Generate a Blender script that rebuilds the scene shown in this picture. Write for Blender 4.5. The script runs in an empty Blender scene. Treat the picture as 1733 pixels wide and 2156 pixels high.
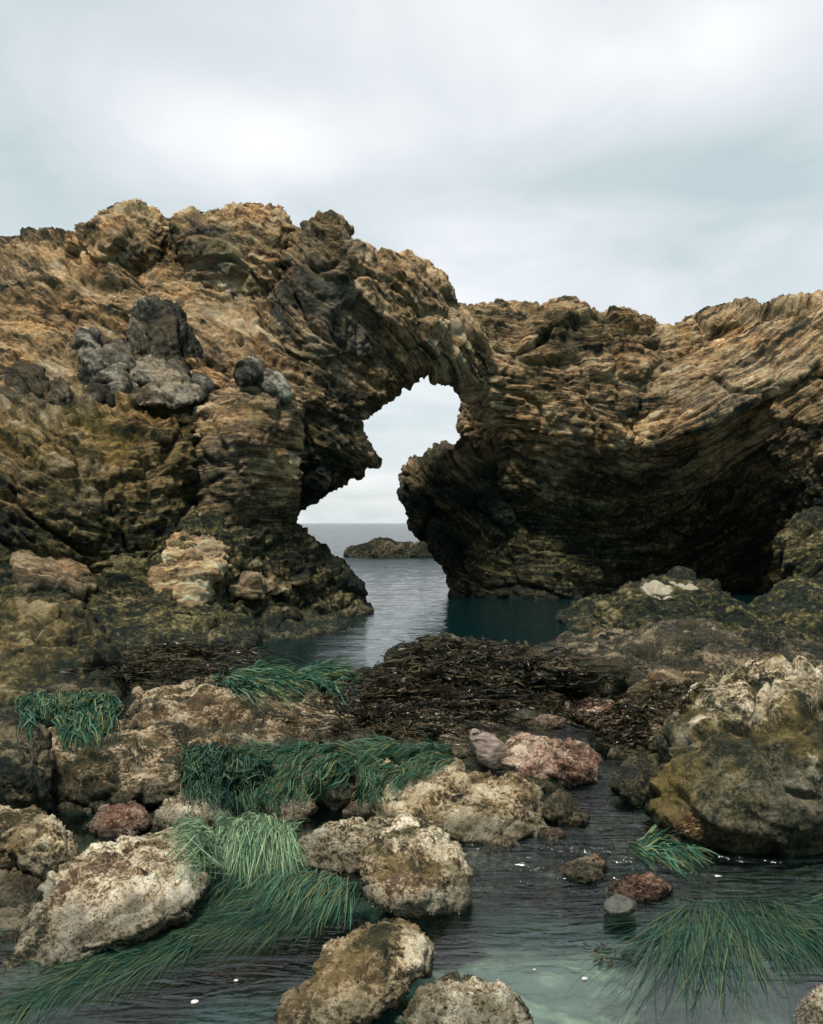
import bpy, bmesh, math, random
import numpy as np
import openvdb
from mathutils import Vector

scene = bpy.context.scene
COL = scene.collection
rng = np.random.default_rng(7)
random.seed(7)
F = np.float32

# ------------------------------------------------------------------ camera frame
H = 1.6                 # eye height above the water
W_, H_ = 1733.0, 2156.0
K = H_ / 1.06           # focal length in these pixels
CX, HY = 866.5, 1101.0  # horizon row


def at(px, py, d):
    return np.array([(px - CX) / K * d, d, H - (py - HY) / K * d])


def depth_of(py, z):
    return (H - z) * K / (py - HY)


# ------------------------------------------------------------------ noise
def _hash(ix, iy, iz, seed):
    h = (ix.astype(np.uint32) * np.uint32(374761393) + iy.astype(np.uint32) * np.uint32(668265263)
         + iz.astype(np.uint32) * np.uint32(2147483647) + np.uint32((seed * 144269504 + 12345) & 0xffffffff))
    h ^= h >> np.uint32(13)
    h *= np.uint32(1274126177)
    h ^= h >> np.uint32(16)
    h *= np.uint32(2246822519)
    h ^= h >> np.uint32(13)
    return h


def pn(p, seed=0):
    """gradient noise, p (N,3) -> about -1..1"""
    p = np.asarray(p, F)
    i = np.floor(p)
    f = p - i
    i = i.astype(np.int64)
    u = f * f * f * (f * (f * 6 - 15) + 10)
    out = 0
    for dx in (0, 1):
        wx = u[:, 0] if dx else 1 - u[:, 0]
        for dy in (0, 1):
            wy = u[:, 1] if dy else 1 - u[:, 1]
            for dz in (0, 1):
                wz = u[:, 2] if dz else 1 - u[:, 2]
                h = _hash(i[:, 0] + dx, i[:, 1] + dy, i[:, 2] + dz, seed)
                gx = (h & np.uint32(1023)).astype(F) / 511.5 - 1
                gy = ((h >> np.uint32(10)) & np.uint32(1023)).astype(F) / 511.5 - 1
                gz = ((h >> np.uint32(20)) & np.uint32(1023)).astype(F) / 511.5 - 1
                out = out + wx * wy * wz * (gx * (f[:, 0] - dx) + gy * (f[:, 1] - dy) + gz * (f[:, 2] - dz))
    return out * 1.6


def fbm(p, octs=4, seed=0, gain=.5, lac=2.03, ridged=False):
    a, s, tot = 1.0, 0, 0
    p = np.array(p, F)
    for o in range(octs):
        n = pn(p, seed + o * 17)
        if ridged:
            n = 1 - 2 * np.abs(n)
        s = s + a * n
        tot += a
        a *= gain
        p = p * lac + 3.7
    return s / tot


def cells(p, seed=0, ids=None):
    """distance to nearest feature point (F1) and second (F2)"""
    p = np.asarray(p, F)
    i = np.floor(p).astype(np.int64)
    f = p - i
    d1 = np.full(len(p), 9, F)
    d2 = np.full(len(p), 9, F)
    for dx in (-1, 0, 1):
        for dy in (-1, 0, 1):
            for dz in (-1, 0, 1):
                h = _hash(i[:, 0] + dx, i[:, 1] + dy, i[:, 2] + dz, seed)
                if ids is not None:
                    hid = ((h >> np.uint32(5)) & np.uint32(255)).astype(F) / 255
                x = (h & np.uint32(1023)).astype(F) / 1023 + dx - f[:, 0]
                y = ((h >> np.uint32(10)) & np.uint32(1023)).astype(F) / 1023 + dy - f[:, 1]
                z = ((h >> np.uint32(20)) & np.uint32(1023)).astype(F) / 1023 + dz - f[:, 2]
                d = x * x + y * y + z * z
                if ids is not None:
                    ids[:] = np.where(d < d1, hid, ids)
                d2 = np.minimum(d2, np.maximum(d, d1))
                d1 = np.minimum(d1, d)
    return np.sqrt(d1), np.sqrt(d2)


# ------------------------------------------------------------------ mesh helpers
def make_mesh(name, v, faces, mat=None, parent=None, smooth=True, attrs=None, origin=None):
    """faces: (N,3) or (N,4) int array"""
    v = np.asarray(v, F)
    if origin is None:
        origin = np.zeros(3)
    me = bpy.data.meshes.new(name)
    k = faces.shape[1]
    me.vertices.add(len(v))
    me.vertices.foreach_set('co', (v - np.asarray(origin, F)).ravel())
    me.loops.add(faces.size)
    me.loops.foreach_set('vertex_index', faces.ravel().astype(np.int32))
    me.polygons.add(len(faces))
    me.polygons.foreach_set('loop_start', np.arange(0, faces.size, k, dtype=np.int32))
    me.update(calc_edges=True)
    if smooth:
        me.polygons.foreach_set('use_smooth', np.ones(len(faces), bool))
    for an, arr in (attrs or {}).items():
        if arr.ndim == 1:
            a = me.attributes.new(an, 'FLOAT', 'POINT')
            a.data.foreach_set('value', arr.astype(F))
        else:
            a = me.attributes.new(an, 'FLOAT_VECTOR', 'POINT')
            a.data.foreach_set('vector', arr.astype(F).ravel())
    me.validate()
    o = bpy.data.objects.new(name, me)
    COL.objects.link(o)
    o.location = tuple(float(c) for c in origin)
    if parent is not None:
        o.parent = parent
        bpy.context.view_layer.update()
        o.location = tuple(float(c) - float(q) for c, q in zip(origin, parent.matrix_world.translation))
    if mat:
        me.materials.append(mat)
    return o


def tag(o, label=None, cat=None, group=None, kind=None):
    if label:
        o['label'] = label
    if cat:
        o['category'] = cat
    if group:
        o['group'] = group
    if kind:
        o['kind'] = kind
    return o


def normals(v, faces):
    if faces.shape[1] == 4:
        n = np.cross(v[faces[:, 2]] - v[faces[:, 0]], v[faces[:, 3]] - v[faces[:, 1]])
    else:
        n = np.cross(v[faces[:, 1]] - v[faces[:, 0]], v[faces[:, 2]] - v[faces[:, 0]])
    out = np.zeros_like(v)
    for k in range(faces.shape[1]):
        for c in range(3):
            out[:, c] += np.bincount(faces[:, k], n[:, c], len(v)).astype(v.dtype)
    return out / (np.linalg.norm(out, axis=1, keepdims=True) + 1e-12)


# ------------------------------------------------------------------ materials
class NT:
    def __init__(self, name):
        self.m = bpy.data.materials.new(name)
        self.m.use_nodes = True
        self.t = self.m.node_tree
        self.t.nodes.clear()
        self.out = self.n('ShaderNodeOutputMaterial')

    def n(self, typ, **kw):
        nd = self.t.nodes.new(typ)
        for k, v in kw.items():
            setattr(nd, k, v)
        return nd

    def link(self, a, b):
        self.t.links.new(a, b)

    def sock(self, s, v):
        if hasattr(v, 'is_linked') or isinstance(v, bpy.types.NodeSocket):
            self.link(v, s)
        else:
            s.default_value = v

    def pos(self):
        if not hasattr(self, '_pos'):
            self._pos = self.n('ShaderNodeNewGeometry').outputs['Position']
        return self._pos

    def noise(self, vec, scale, detail=6, rough=.6, dist=0.0):
        nd = self.n('ShaderNodeTexNoise')
        self.link(vec, nd.inputs['Vector'])
        nd.inputs['Scale'].default_value = scale
        nd.inputs['Detail'].default_value = detail
        nd.inputs['Roughness'].default_value = rough
        nd.inputs['Distortion'].default_value = dist
        return nd.outputs['Fac']

    def voro(self, vec, scale, feature='F1'):
        nd = self.n('ShaderNodeTexVoronoi', feature=feature)
        self.link(vec, nd.inputs['Vector'])
        nd.inputs['Scale'].default_value = scale
        return nd.outputs['Distance']

    def math(self, op, a, b=0.0, c=None, clamp=False):
        nd = self.n('ShaderNodeMath', operation=op, use_clamp=clamp)
        self.sock(nd.inputs[0], a)
        self.sock(nd.inputs[1], b)
        if c is not None:
            self.sock(nd.inputs[2], c)
        return nd.outputs[0]

    def step(self, v, a, b):
        nd = self.n('ShaderNodeMapRange', interpolation_type='SMOOTHSTEP')
        self.sock(nd.inputs[0], v)
        nd.inputs[1].default_value = a
        nd.inputs[2].default_value = b
        return nd.outputs[0]

    def ramp(self, fac, stops):
        nd = self.n('ShaderNodeValToRGB')
        self.sock(nd.inputs[0], fac)
        e = nd.color_ramp.elements
        while len(e) < len(stops):
            e.new(.5)
        for el, (p, c) in zip(e, stops):
            el.position = p
            el.color = (*c, 1)
        return nd.outputs[0]

    def mix(self, fac, a, b, mode='MIX'):
        nd = self.n('ShaderNodeMix', data_type='RGBA', blend_type=mode)
        self.sock(nd.inputs[0], fac)
        for i, v in ((6, a), (7, b)):
            if isinstance(v, tuple):
                nd.inputs[i].default_value = (*v, 1)
            else:
                self.link(v, nd.inputs[i])
        return nd.outputs[2]

    def scale(self, vec, s):
        nd = self.n('ShaderNodeVectorMath', operation='MULTIPLY')
        self.link(vec, nd.inputs[0])
        nd.inputs[1].default_value = s
        return nd.outputs[0]

    def attr(self, name, out='Vector'):
        nd = self.n('ShaderNodeAttribute')
        nd.attribute_name = name
        return nd.outputs[out]

    def bump(self, h, dist, strength=1.0, normal=None):
        nd = self.n('ShaderNodeBump')
        self.link(h, nd.inputs['Height'])
        nd.inputs['Distance'].default_value = dist
        nd.inputs['Strength'].default_value = strength
        if normal is not None:
            self.link(normal, nd.inputs['Normal'])
        return nd.outputs[0]

    def principled(self, col, rough, normal=None, spec=.3):
        b = self.n('ShaderNodeBsdfPrincipled')
        self.sock(b.inputs['Base Color'], (*col, 1) if isinstance(col, tuple) else col)
        self.sock(b.inputs['Roughness'], rough)
        b.inputs['Specular IOR Level'].default_value = spec
        if normal is not None:
            self.link(normal, b.inputs['Normal'])
        self.link(b.outputs[0], self.out.inputs['Surface'])
        return b

    def zval(self):
        s = self.n('ShaderNodeSeparateXYZ')
        self.link(self.pos(), s.inputs[0])
        return s.outputs['Z']


def cliff_mat(name, pal, grey=.35, moss=(.13, .12, .03), moss_amt=.4, low=1.1, streak=7.0, contrast=1.0, patches=()):
    """bedded rock: colours follow the beds stored in the mesh attribute 'bed'"""
    t = NT(name)
    bed = t.attr('bed')
    b1 = t.noise(t.scale(bed, (.8, .8, streak * 1.5)), 1.0, 8, .64, .5)
    b2 = t.noise(t.scale(bed, (3.0, 3.0, streak * 5.5)), 1.0, 5, .68, .3)
    n0 = t.noise(t.scale(bed, (.45, .45, 1.1)), 1.0, 3, .55, .8)
    n1 = t.noise(t.pos(), .55, 4, .6, .6)
    n2 = t.noise(t.pos(), 2.2, 7, .65, .4)
    n3 = t.noise(t.pos(), 13.0, 6, .7)
    f = t.math('MULTIPLY_ADD', b1, .9, t.math('MULTIPLY', b2, .55))
    f = t.math('MULTIPLY_ADD', n2, .42, f)
    f = t.math('MULTIPLY_ADD', n3, .40, f)
    f = t.math('MULTIPLY_ADD', n0, .6, f)
    f = t.math('MULTIPLY_ADD', t.math('SUBTRACT', f, 1.435), contrast * 2.4, .56)
    col = t.ramp(f, [(.12, pal[0]), (.36, pal[1]), (.56, pal[2]), (.74, pal[3]), (.95, pal[4])])
    hue = t.step(t.noise(t.pos(), .8, 4, .6, .7), .46, .66)
    col = t.mix(t.math('MULTIPLY', hue, .75), col, t.mix(1.0, col, (1.12, .90, .68), 'MULTIPLY'))
    # grey weathered patches
    g = t.step(t.math('MULTIPLY_ADD', n2, .5, n1), .72, .95)
    gcol = t.ramp(t.math('MULTIPLY_ADD', n3, .6, t.math('MULTIPLY', b2, .5)),
                  [(.3, (.035, .036, .032)), (.52, (.105, .100, .088)), (.75, (.26, .235, .20))])
    col = t.mix(t.math('MULTIPLY', g, grey), col, gcol)
    # moss and lichen
    mp = t.noise(t.pos(), 1.1, 5, .65, .8)
    mk = t.step(t.math('MULTIPLY_ADD', n3, .35, mp), .60, .86)
    col = t.mix(t.math('MULTIPLY', mk, moss_amt), col, moss)
    # weed and black lichen belt near the tide; darks also carry teal shadow tint
    z = t.math('MULTIPLY_ADD', n2, 1.3, t.math('MULTIPLY_ADD', n1, 1.1, t.zval()))
    zone = t.step(z, low + 2.2, low + .6)
    fa = t.math('MULTIPLY_ADD', t.math('SUBTRACT', n3, .5), 1.6, t.math('MULTIPLY_ADD', t.math('SUBTRACT', f, .56), .75, .48))
    alg = t.ramp(fa, [(.18, (.002, .010, .009)), (.42, (.014, .022, .013)), (.60, (.056, .054, .021)), (.78, (.155, .135, .052)), (.98, (.34, .28, .16))])
    col = t.mix(t.math('MULTIPLY', zone, .90), col, alg)
    wet = t.step(t.math('MULTIPLY_ADD', n2, .3, t.zval()), .50, .16)
    col = t.mix(t.math('MULTIPLY', wet, .6), col, t.mix(t.step(n3, .42, .62), (.003, .011, .011), (.028, .034, .024)))  # wet band, its darkest tone leaned to the teal of shadows
    for (cx_, cy_, cz_), (rx_, ry_, rz_) in patches:
        mp_ = t.n('ShaderNodeVectorMath', operation='SUBTRACT')
        t.link(t.pos(), mp_.inputs[0])
        mp_.inputs[1].default_value = (cx_, cy_, cz_)
        ln = t.n('ShaderNodeVectorMath', operation='LENGTH')
        t.link(t.scale(mp_.outputs[0], (1 / rx_, 1 / ry_, 1 / rz_)), ln.inputs[0])
        pk = t.step(t.math('MULTIPLY_ADD', n2, 1.1, t.math('MULTIPLY_ADD', n3, .5, ln.outputs['Value'])), 1.72, 1.55)
        col = t.mix(t.math('MULTIPLY', pk, .9), col, (.60, .54, .41))
    rough = t.math('MULTIPLY_ADD', wet, -.4, .92)
    nb = t.bump(b1, .30, .9)
    nb = t.bump(b2, .14, 1.0, nb)
    nb = t.bump(n3, .09, 1.0, nb)
    nb = t.bump(t.noise(t.pos(), 34, 5, .75), .035, 1.0, nb)
    t.principled(col, rough, nb, .25)
    return t.m


def crust_mat(name, pal, weed=(.045, .045, .016), weed_amt=.6, tint=None, tint_amt=0.0, wet_h=.10, scale=1.0, rough=.9, belt=None, bias=.05):
    """tide-pool rock under barnacles and coralline turf"""
    t = NT(name)
    p = t.pos()
    n1 = t.noise(p, 3.4 * scale, 4, .6, .6)
    n2 = t.noise(p, 11 * scale, 6, .68, .5)
    n3 = t.noise(p, 55 * scale, 5, .72)
    v = t.voro(p, 42 * scale)
    f = t.math('MULTIPLY_ADD', n2, .62, t.math('MULTIPLY', n3, .80))
    f = t.math('MULTIPLY_ADD', n1, .85, f)
    f = t.math('MULTIPLY_ADD', t.math('SUBTRACT', f, 1.135), 3.0, .5 + bias)
    col = t.ramp(f, [(.10, pal[0]), (.33, pal[1]), (.52, pal[2]), (.70, pal[3]), (.92, pal[4])])
    m = t.noise(p, 4.2 * scale, 6, .66, 1.0)
    mk = t.step(t.math('MULTIPLY_ADD', n3, .3, m), .60, .80)
    wcol = t.mix(n3, tuple(c * .35 for c in weed), tuple(c * 1.5 for c in weed))
    col = t.mix(t.math('MULTIPLY', mk, weed_amt), col, wcol)
    if belt:
        bz = t.math('MULTIPLY_ADD', n1, .9, t.math('MULTIPLY_ADD', n2, .5, t.zval()))
        bk = t.step(bz, belt + .85, belt + .55)
        bcol = t.ramp(t.math('MULTIPLY_ADD', n3, .5, t.math('MULTIPLY', n2, .5)), [(.36, (.006, .012, .009)), (.50, (.022, .026, .014)), (.60, (.075, .066, .032)), (.72, (.25, .205, .12))])
        col = t.mix(t.math('MULTIPLY', bk, .9), col, bcol)
    if tint:
        tk = t.step(t.math('MULTIPLY_ADD', n2, .4, t.noise(p, 3.1 * scale, 3, .6, .5)), .62, .85)
        col = t.mix(t.math('MULTIPLY', tk, tint_amt), col, tint)
    zz = t.math('MULTIPLY_ADD', n2, -.16 , t.math('MULTIPLY_ADD', n1, -.12, t.zval()))
    wet = t.step(zz, wet_h - .10, wet_h - .19)
    wk = t.mix(t.step(n3, .42, .60), (.003, .009, .007), (.050, .044, .022))
    col = t.mix(t.math('MULTIPLY', wet, .66), col, wk)
    r = t.math('MULTIPLY_ADD', wet, -.45, rough)
    nb = t.bump(n2, .06 / scale, .9)
    nb = t.bump(v, .012 / scale, .8, nb)
    nb = t.bump(n3, .022 / scale, 1.0, nb)
    t.principled(col, r, nb, .22)
    return t.m


TAN = [(.012, .018, .015), (.100, .076, .045), (.310, .205, .110), (.560, .375, .195), (.72, .57, .38)]
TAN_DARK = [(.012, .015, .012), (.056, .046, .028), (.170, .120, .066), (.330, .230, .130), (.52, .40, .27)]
OLIVE = [(.010, .014, .010), (.056, .046, .020), (.185, .130, .052), (.330, .225, .100), (.52, .41, .26)]
GREY = [(.008, .012, .010), (.028, .032, .026), (.085, .084, .070), (.23, .215, .175), (.50, .47, .40)]
M_hill = cliff_mat('hillside rock', TAN, .45, (.10, .095, .035), .40, .2, 3.0)
M_crag = cliff_mat('weathered crag rock', TAN, .75, (.12, .105, .03), .45, .0, 3.5)
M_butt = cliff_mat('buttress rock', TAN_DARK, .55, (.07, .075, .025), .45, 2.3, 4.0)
M_span = cliff_mat('bedded span rock', TAN, .35, (.09, .085, .03), .40, .0, 8.0)
M_wall = cliff_mat('bedded wall rock', TAN, .40, (.10, .09, .025), .35, 2.6, 8.0)
M_slab = cliff_mat('pale bedded slab rock', [tuple(min(.8, c * 1.2 + .02) for c in k) for k in TAN], .35, (.14, .12, .05), .2, .0, 8.0)
M_ledge = cliff_mat('mossy ledge rock', OLIVE, .35, (.17, .14, .03), .45, 1.7, 6.0)
M_knob = cliff_mat('bright bedded knob rock', [tuple(min(.8, c * 1.25) for c in k) for k in TAN], .40, (.14, .12, .035), .35, 1.7, 9.0)  # tan palette brightened evenly for this ledge
M_foot = cliff_mat('dark weed covered rock', TAN_DARK, .3, (.05, .05, .018), .5, 2.4, 5.0)
M_grey = cliff_mat('dark grey jointed rock', [tuple(c * .8 for c in q) for q in GREY], .1, (.20, .145, .085), .45, -3.0, 2.5)

CREAM = [(.012, .016, .012), (.120, .092, .054), (.430, .340, .220), (.660, .575, .420), (.80, .74, .60)]
BROWN = [(.003, .009, .007), (.020, .019, .011), (.088, .066, .037), (.250, .190, .115), (.52, .43, .30)]
DARKW = [(.001, .006, .005), (.005, .009, .006), (.019, .018, .009), (.055, .045, .023), (.16, .13, .075)]
PINK = [(.012, .011, .009), (.075, .050, .036), (.215, .140, .096), (.390, .280, .205), (.60, .49, .38)]
M_cream = crust_mat('pale barnacled rock', CREAM, (.070, .062, .024), .50, (.34, .19, .12), .25, .12, bias=.08)
M_cream_g = crust_mat('pale rock with green weed', CREAM, (.050, .046, .018), .80, (.22, .15, .06), .50, .11, bias=.05)
M_cream_b = crust_mat('pale tan pitted rock', [tuple(c * k for c, k in zip(q, (.80, .76, .70))) for q in CREAM], (.058, .052, .02), .7, (.30, .20, .09), .45, .10, .7, bias=.04)
M_big = crust_mat('pale topped weedy boulder', CREAM, (.05, .046, .018), .7, (.24, .17, .05), .45, .13, .85, belt=.60, bias=-.05)
M_brown = crust_mat('brown turf rock', BROWN, (.040, .040, .016), .80, (.22, .11, .05), .25, .12, belt=.10)
M_dark = crust_mat('dark weed rock', DARKW, (.020, .024, .010), .75, None, 0, .10, rough=.55)
M_far = crust_mat('far dark rock', DARKW, (.030, .032, .012), .5, None, 0, .2, .25, bias=-.08)
M_pink = crust_mat('pink coralline rock', PINK, (.045, .040, .014), .6, (.24, .085, .065), .35, .07)
REEF = [(.002, .007, .007), (.010, .013, .009), (.036, .031, .019), (.100, .078, .048), (.26, .205, .135)]
M_reef = crust_mat('brown reef turf', REEF, (.026, .028, .012), .8, (.11, .07, .04), .2, .12, .8, rough=.65)
M_cliffb = crust_mat('tan cliff foot boulder', BROWN, (.05, .045, .02), .5, (.38, .29, .19), .6, .05, .9)
M_pale = crust_mat('pale cliff foot boulder', [(.03, .025, .018), (.17, .13, .085), (.32, .26, .175), (.46, .38, .27), (.6, .52, .4)],
                   (.06, .05, .022), .5, (.46, .40, .31), .6, -.5, .8)
M_shell = NT('shell white')
M_shell.principled(M_shell.ramp(M_shell.noise(M_shell.pos(), 90, 3), [(.3, (.35, .34, .31)), (.7, (.6, .59, .56))]), .4)
M_shell = M_shell.m


def stone_mat():
    t = NT('plain dark stone')
    n = t.noise(t.pos(), 40, 6, .7)
    col = t.ramp(n, [(.3, (.018, .022, .018)), (.6, (.055, .058, .045)), (.8, (.11, .10, .075))])
    t.principled(col, .55, t.bump(n, .01, .6))
    return t.m


M_stone = stone_mat()


def shard_mat():
    t = NT('grey pink slate')
    n = t.noise(t.scale(t.pos(), (1, 1, 6)), 12, 6, .7)
    col = t.ramp(n, [(.3, (.09, .06, .05)), (.55, (.21, .165, .14)), (.8, (.36, .30, .25))])
    t.principled(col, .7, t.bump(n, .012, .7))
    return t.m


M_shard = shard_mat()


def blade_mat(name, c0, c1, c2, rough=.35, tip=None):
    t = NT(name)
    r = t.attr('rnd', 'Fac')
    n = t.noise(t.pos(), 6, 3, .6)
    col = t.ramp(t.math('MULTIPLY_ADD', n, .5, t.math('MULTIPLY', r, .6)), [(.2, c0), (.5, c1), (.68, c2)] + ([(.78, tip)] if tip else []))
    b = t.principled(col, rough + .12, None, .28)
    tr = t.n('ShaderNodeBsdfTranslucent')
    t.link(col, tr.inputs[0])
    mx = t.n('ShaderNodeMixShader')
    mx.inputs[0].default_value = .25
    t.link(b.outputs[0], mx.inputs[1])
    t.link(tr.outputs[0], mx.inputs[2])
    t.link(mx.outputs[0], t.out.inputs['Surface'])
    return t.m


M_grass = blade_mat('surfgrass', (.005, .030, .020), (.020, .082, .050), (.085, .18, .115), .4, (.15, .15, .055))
M_grass_l = blade_mat('pale surfgrass', (.03, .085, .045), (.10, .20, .105), (.30, .40, .25))
M_grass_d = blade_mat('drowned surfgrass', (.002, .014, .010), (.007, .040, .026), (.045, .115, .075), .35, (.09, .11, .045))
M_kelp = blade_mat('wet brown kelp', (.004, .006, .004), (.011, .011, .007), (.042, .033, .018), .22, (.080, .060, .032))
M_redalg = blade_mat('red algae', (.04, .018, .012), (.12, .052, .032), (.27, .15, .09), .6)
M_dry = blade_mat('dry coastal scrub', (.03, .032, .014), (.09, .085, .04), (.20, .16, .09), .8)

# ------------------------------------------------------------------ cliff masses
class Mass:
    """a rock mass: front outline (pixels), a front surface through control points (px, py, metres), a thickness"""

    def __init__(self, poly, ctrl, thick=2.0, R=.5):
        self.poly = np.array(poly, float)
        self.ctrl = np.array(ctrl, float)
        self.thick, self.R = thick, R
        c = self.ctrl
        P = c[:, :2] / 400
        r = np.linalg.norm(P[:, None] - P[None], axis=2)
        A = self.phi(r) + np.eye(len(c)) * .02
        Q = np.c_[np.ones(len(c)), P]
        M = np.block([[A, Q], [Q.T, np.zeros((3, 3))]])
        self.w = np.linalg.lstsq(M, np.r_[c[:, 2], 0, 0, 0], rcond=None)[0]
        self.step = 4.0
        lo = self.poly.min(0) - 80
        hi = self.poly.max(0) + 80
        self.lo = lo
        gx = np.arange(lo[0], hi[0], self.step)
        gy = np.arange(lo[1], hi[1], self.step)
        X, Y = np.meshgrid(gx, gy, indexing='ij')
        self.s = self.sdf(X, Y).astype(F)
        pts = np.stack([X.ravel(), Y.ravel()], 1) / 400
        rr = np.linalg.norm(pts[:, None] - P[None], axis=2)
        fr = self.phi(rr) @ self.w[:len(c)] + self.w[len(c)] + pts @ self.w[len(c) + 1:]
        self.f = np.clip(fr.reshape(X.shape), c[:, 2].min() - .3, c[:, 2].max() + .3).astype(F)
        inside = self.s > -10
        self.dmin, self.dmax = float(self.f[inside].min()), float(self.f[inside].max())

    @staticmethod
    def phi(r):
        return r * r * np.log(r + 1e-9)

    def sdf(self, X, Y):
        p = self.poly
        q = np.roll(p, -1, 0)
        d = np.full(X.shape, 1e9)
        ins = np.zeros(X.shape, bool)
        for (x0, y0), (x1, y1) in zip(p, q):
            ex, ey = x1 - x0, y1 - y0
            h = np.clip(((X - x0) * ex + (Y - y0) * ey) / (ex * ex + ey * ey + 1e-9), 0, 1)
            d = np.minimum(d, (X - x0 - h * ex) ** 2 + (Y - y0 - h * ey) ** 2)
            if y0 != y1:
                ins ^= ((y0 > Y) != (y1 > Y)) & (X < ex * (Y - y0) / ey + x0)
        d = np.sqrt(d)
        return np.where(ins, d, -d)

    def bounds(self):
        out = []
        for d in (self.dmin - .2, self.dmax + .5):
            for px, py in self.poly:
                out.append(at(px, py, d))
        out = np.array(out)
        lo, hi = out.min(0), out.max(0)
        hi[1] += self.thick
        return lo - .25, hi + .25

    def field(self, x, y, z):
        ye = np.minimum(y, self.dmax + .4)
        px = CX + x / ye * K
        py = HY - (z - H) / ye * K
        i = np.clip((px - self.lo[0]) / self.step, 0, self.s.shape[0] - 1.01)
        j = np.clip((py - self.lo[1]) / self.step, 0, self.s.shape[1] - 1.01)
        i0, j0 = i.astype(np.int32), j.astype(np.int32)
        fi, fj = (i - i0).astype(F), (j - j0).astype(F)

        def bil(A):
            return ((A[i0, j0] * (1 - fi) + A[i0 + 1, j0] * fi) * (1 - fj)
                    + (A[i0, j0 + 1] * (1 - fi) + A[i0 + 1, j0 + 1] * fi) * fj)
        a = bil(self.s) * (ye / K)
        fr = bil(self.f)
        b = y - fr
        c = fr + self.thick - y
        R = self.R
        m = np.minimum(np.minimum(a, b), c)
        l = np.sqrt(np.maximum(R - a, 0) ** 2 + np.maximum(R - b, 0) ** 2 + np.maximum(R - c, 0) ** 2)
        return np.where(l > 0, np.minimum(R - l, np.maximum(m, R - l)), m)


def smax(a, b, k):
    h = np.maximum(k - np.abs(a - b), 0) / k
    return np.maximum(a, b) + h * h * k * .25


def mesh_masses(masses, voxel=.045, blend=.25):
    los, his = zip(*(m.bounds() for m in masses))
    lo, hi = np.min(los, 0), np.max(his, 0)
    lo[2] = max(lo[2], -1.2)
    n = np.ceil((hi - lo) / voxel).astype(int)
    xs = (lo[0] + np.arange(n[0]) * voxel).astype(F)
    ys = (lo[1] + np.arange(n[1]) * voxel).astype(F)
    zs = (lo[2] + np.arange(n[2]) * voxel).astype(F)
    G = np.empty(n, F)
    Y, Z = np.meshgrid(ys, zs, indexing='ij')
    CH = 24
    for a in range(0, n[0], CH):
        X = np.broadcast_to(xs[a:a + CH, None, None], (len(xs[a:a + CH]), n[1], n[2]))
        YY, ZZ = np.broadcast_to(Y, X.shape), np.broadcast_to(Z, X.shape)
        f = masses[0].field(X, YY, ZZ)
        for m in masses[1:]:
            f = smax(f, m.field(X, YY, ZZ), blend)
        G[a:a + CH] = f
    G[0] = G[-1] = -voxel * 3
    G[:, 0] = G[:, -1] = -voxel * 3
    G[:, :, 0] = G[:, :, -1] = -voxel * 3
    g = openvdb.FloatGrid(3 * voxel)
    g.copyFromArray(np.ascontiguousarray(np.clip(-G, -3 * voxel, 3 * voxel)), tolerance=0)
    pts, quads = g.convertToQuads(isovalue=0.0)
    return pts * voxel + lo, quads.astype(np.int64)


def bed_height(p, style):
    x, y, z = p[:, 0], p[:, 1], p[:, 2]
    w = pn(p * F(.35), 91) * .35
    if style == 'wall':
        return z - .085 * (x - 3.9) ** 2 * np.where(x < 3.9, 1.0, .95) + .15 * (y - 20) + w * .8
    if style == 'span':
        return .72 * z + .66 * x + .1 * y + w * .4
    if style == 'knob':
        return z + .16 * (x + 2.6) ** 2 + w * .5
    if style == 'ledge':
        return z + .12 * x + .18 * np.sin(x * 1.1) + w
    if style == 'hill':
        return .9 * z + .42 * x + .2 * y + w * 1.4
    if style == 'butt':
        return .8 * z + .45 * x - .2 * y + w * 1.6
    return .6 * x + .8 * y + .25 * z + w          # upright joints


def rock_disp(v, n, style, amp=1.0, seed=0):
    """bedding ledges, blocks and rubble, metres along the normal"""
    t = bed_height(v, style)
    x, y, z = v.T
    q = np.c_[x, y, t]
    d = .17 * fbm(v * F(.9), 4, seed + 3)
    d = d + .06 * fbm(v * F(2.6), 3, seed + 5, ridged=True)
    m = np.clip(.5 + 1.1 * fbm(v * F(.75), 3, seed + 61), .12, 1.0)      # where the bedding is weathered out
    m = m * {'hill': .38, 'butt': .38, 'span': .6, 'wall': .7, 'knob': .5, 'ledge': .6}.get(style, .6)
    d = d + m * .11 * fbm(q * np.array([.55, .55, 3.2], F), 4, seed + 9, gain=.6)
    d = d + m * (.06 * fbm(q * np.array([1.3, 1.3, 9.0], F), 3, seed + 13, gain=.55) + .035 * np.abs(fbm(q * np.array([2.2, 2.2, 15.0], F), 2, seed + 17)) - .025)
    wq = q * np.array([.8, .8, 1.3], F) + .35 * np.c_[pn(v * F(.9), seed + 40), pn(v * F(.9), seed + 41), pn(v * F(.9), seed + 42)].astype(F)
    bid = np.zeros(len(v), F)
    c1, c2 = cells(wq, seed + 21, bid)
    d = d + .26 * (bid - .5) * np.clip((c2 - c1) * 7, 0, 1) - .12 * np.clip(1 - (c2 - c1) * 9, 0, 1)
    bid2 = np.zeros(len(v), F)
    c1, c2 = cells(q * np.array([2.3, 2.3, 4.5], F) + .3 * np.c_[pn(v * F(2.1), seed + 43), pn(v * F(2.1), seed + 44), pn(v * F(2.1), seed + 45)].astype(F), seed + 23, bid2)
    d = d + .12 * (bid2 - .5) * np.clip((c2 - c1) * 6, 0, 1) - .05 * np.clip(1 - (c2 - c1) * 8, 0, 1)
    d = d + .06 * fbm(v * F(5), 3, seed + 35, ridged=True)
    d = d + .032 * fbm(v * F(11), 3, seed + 31, gain=.6)
    return d * amp, q


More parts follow.
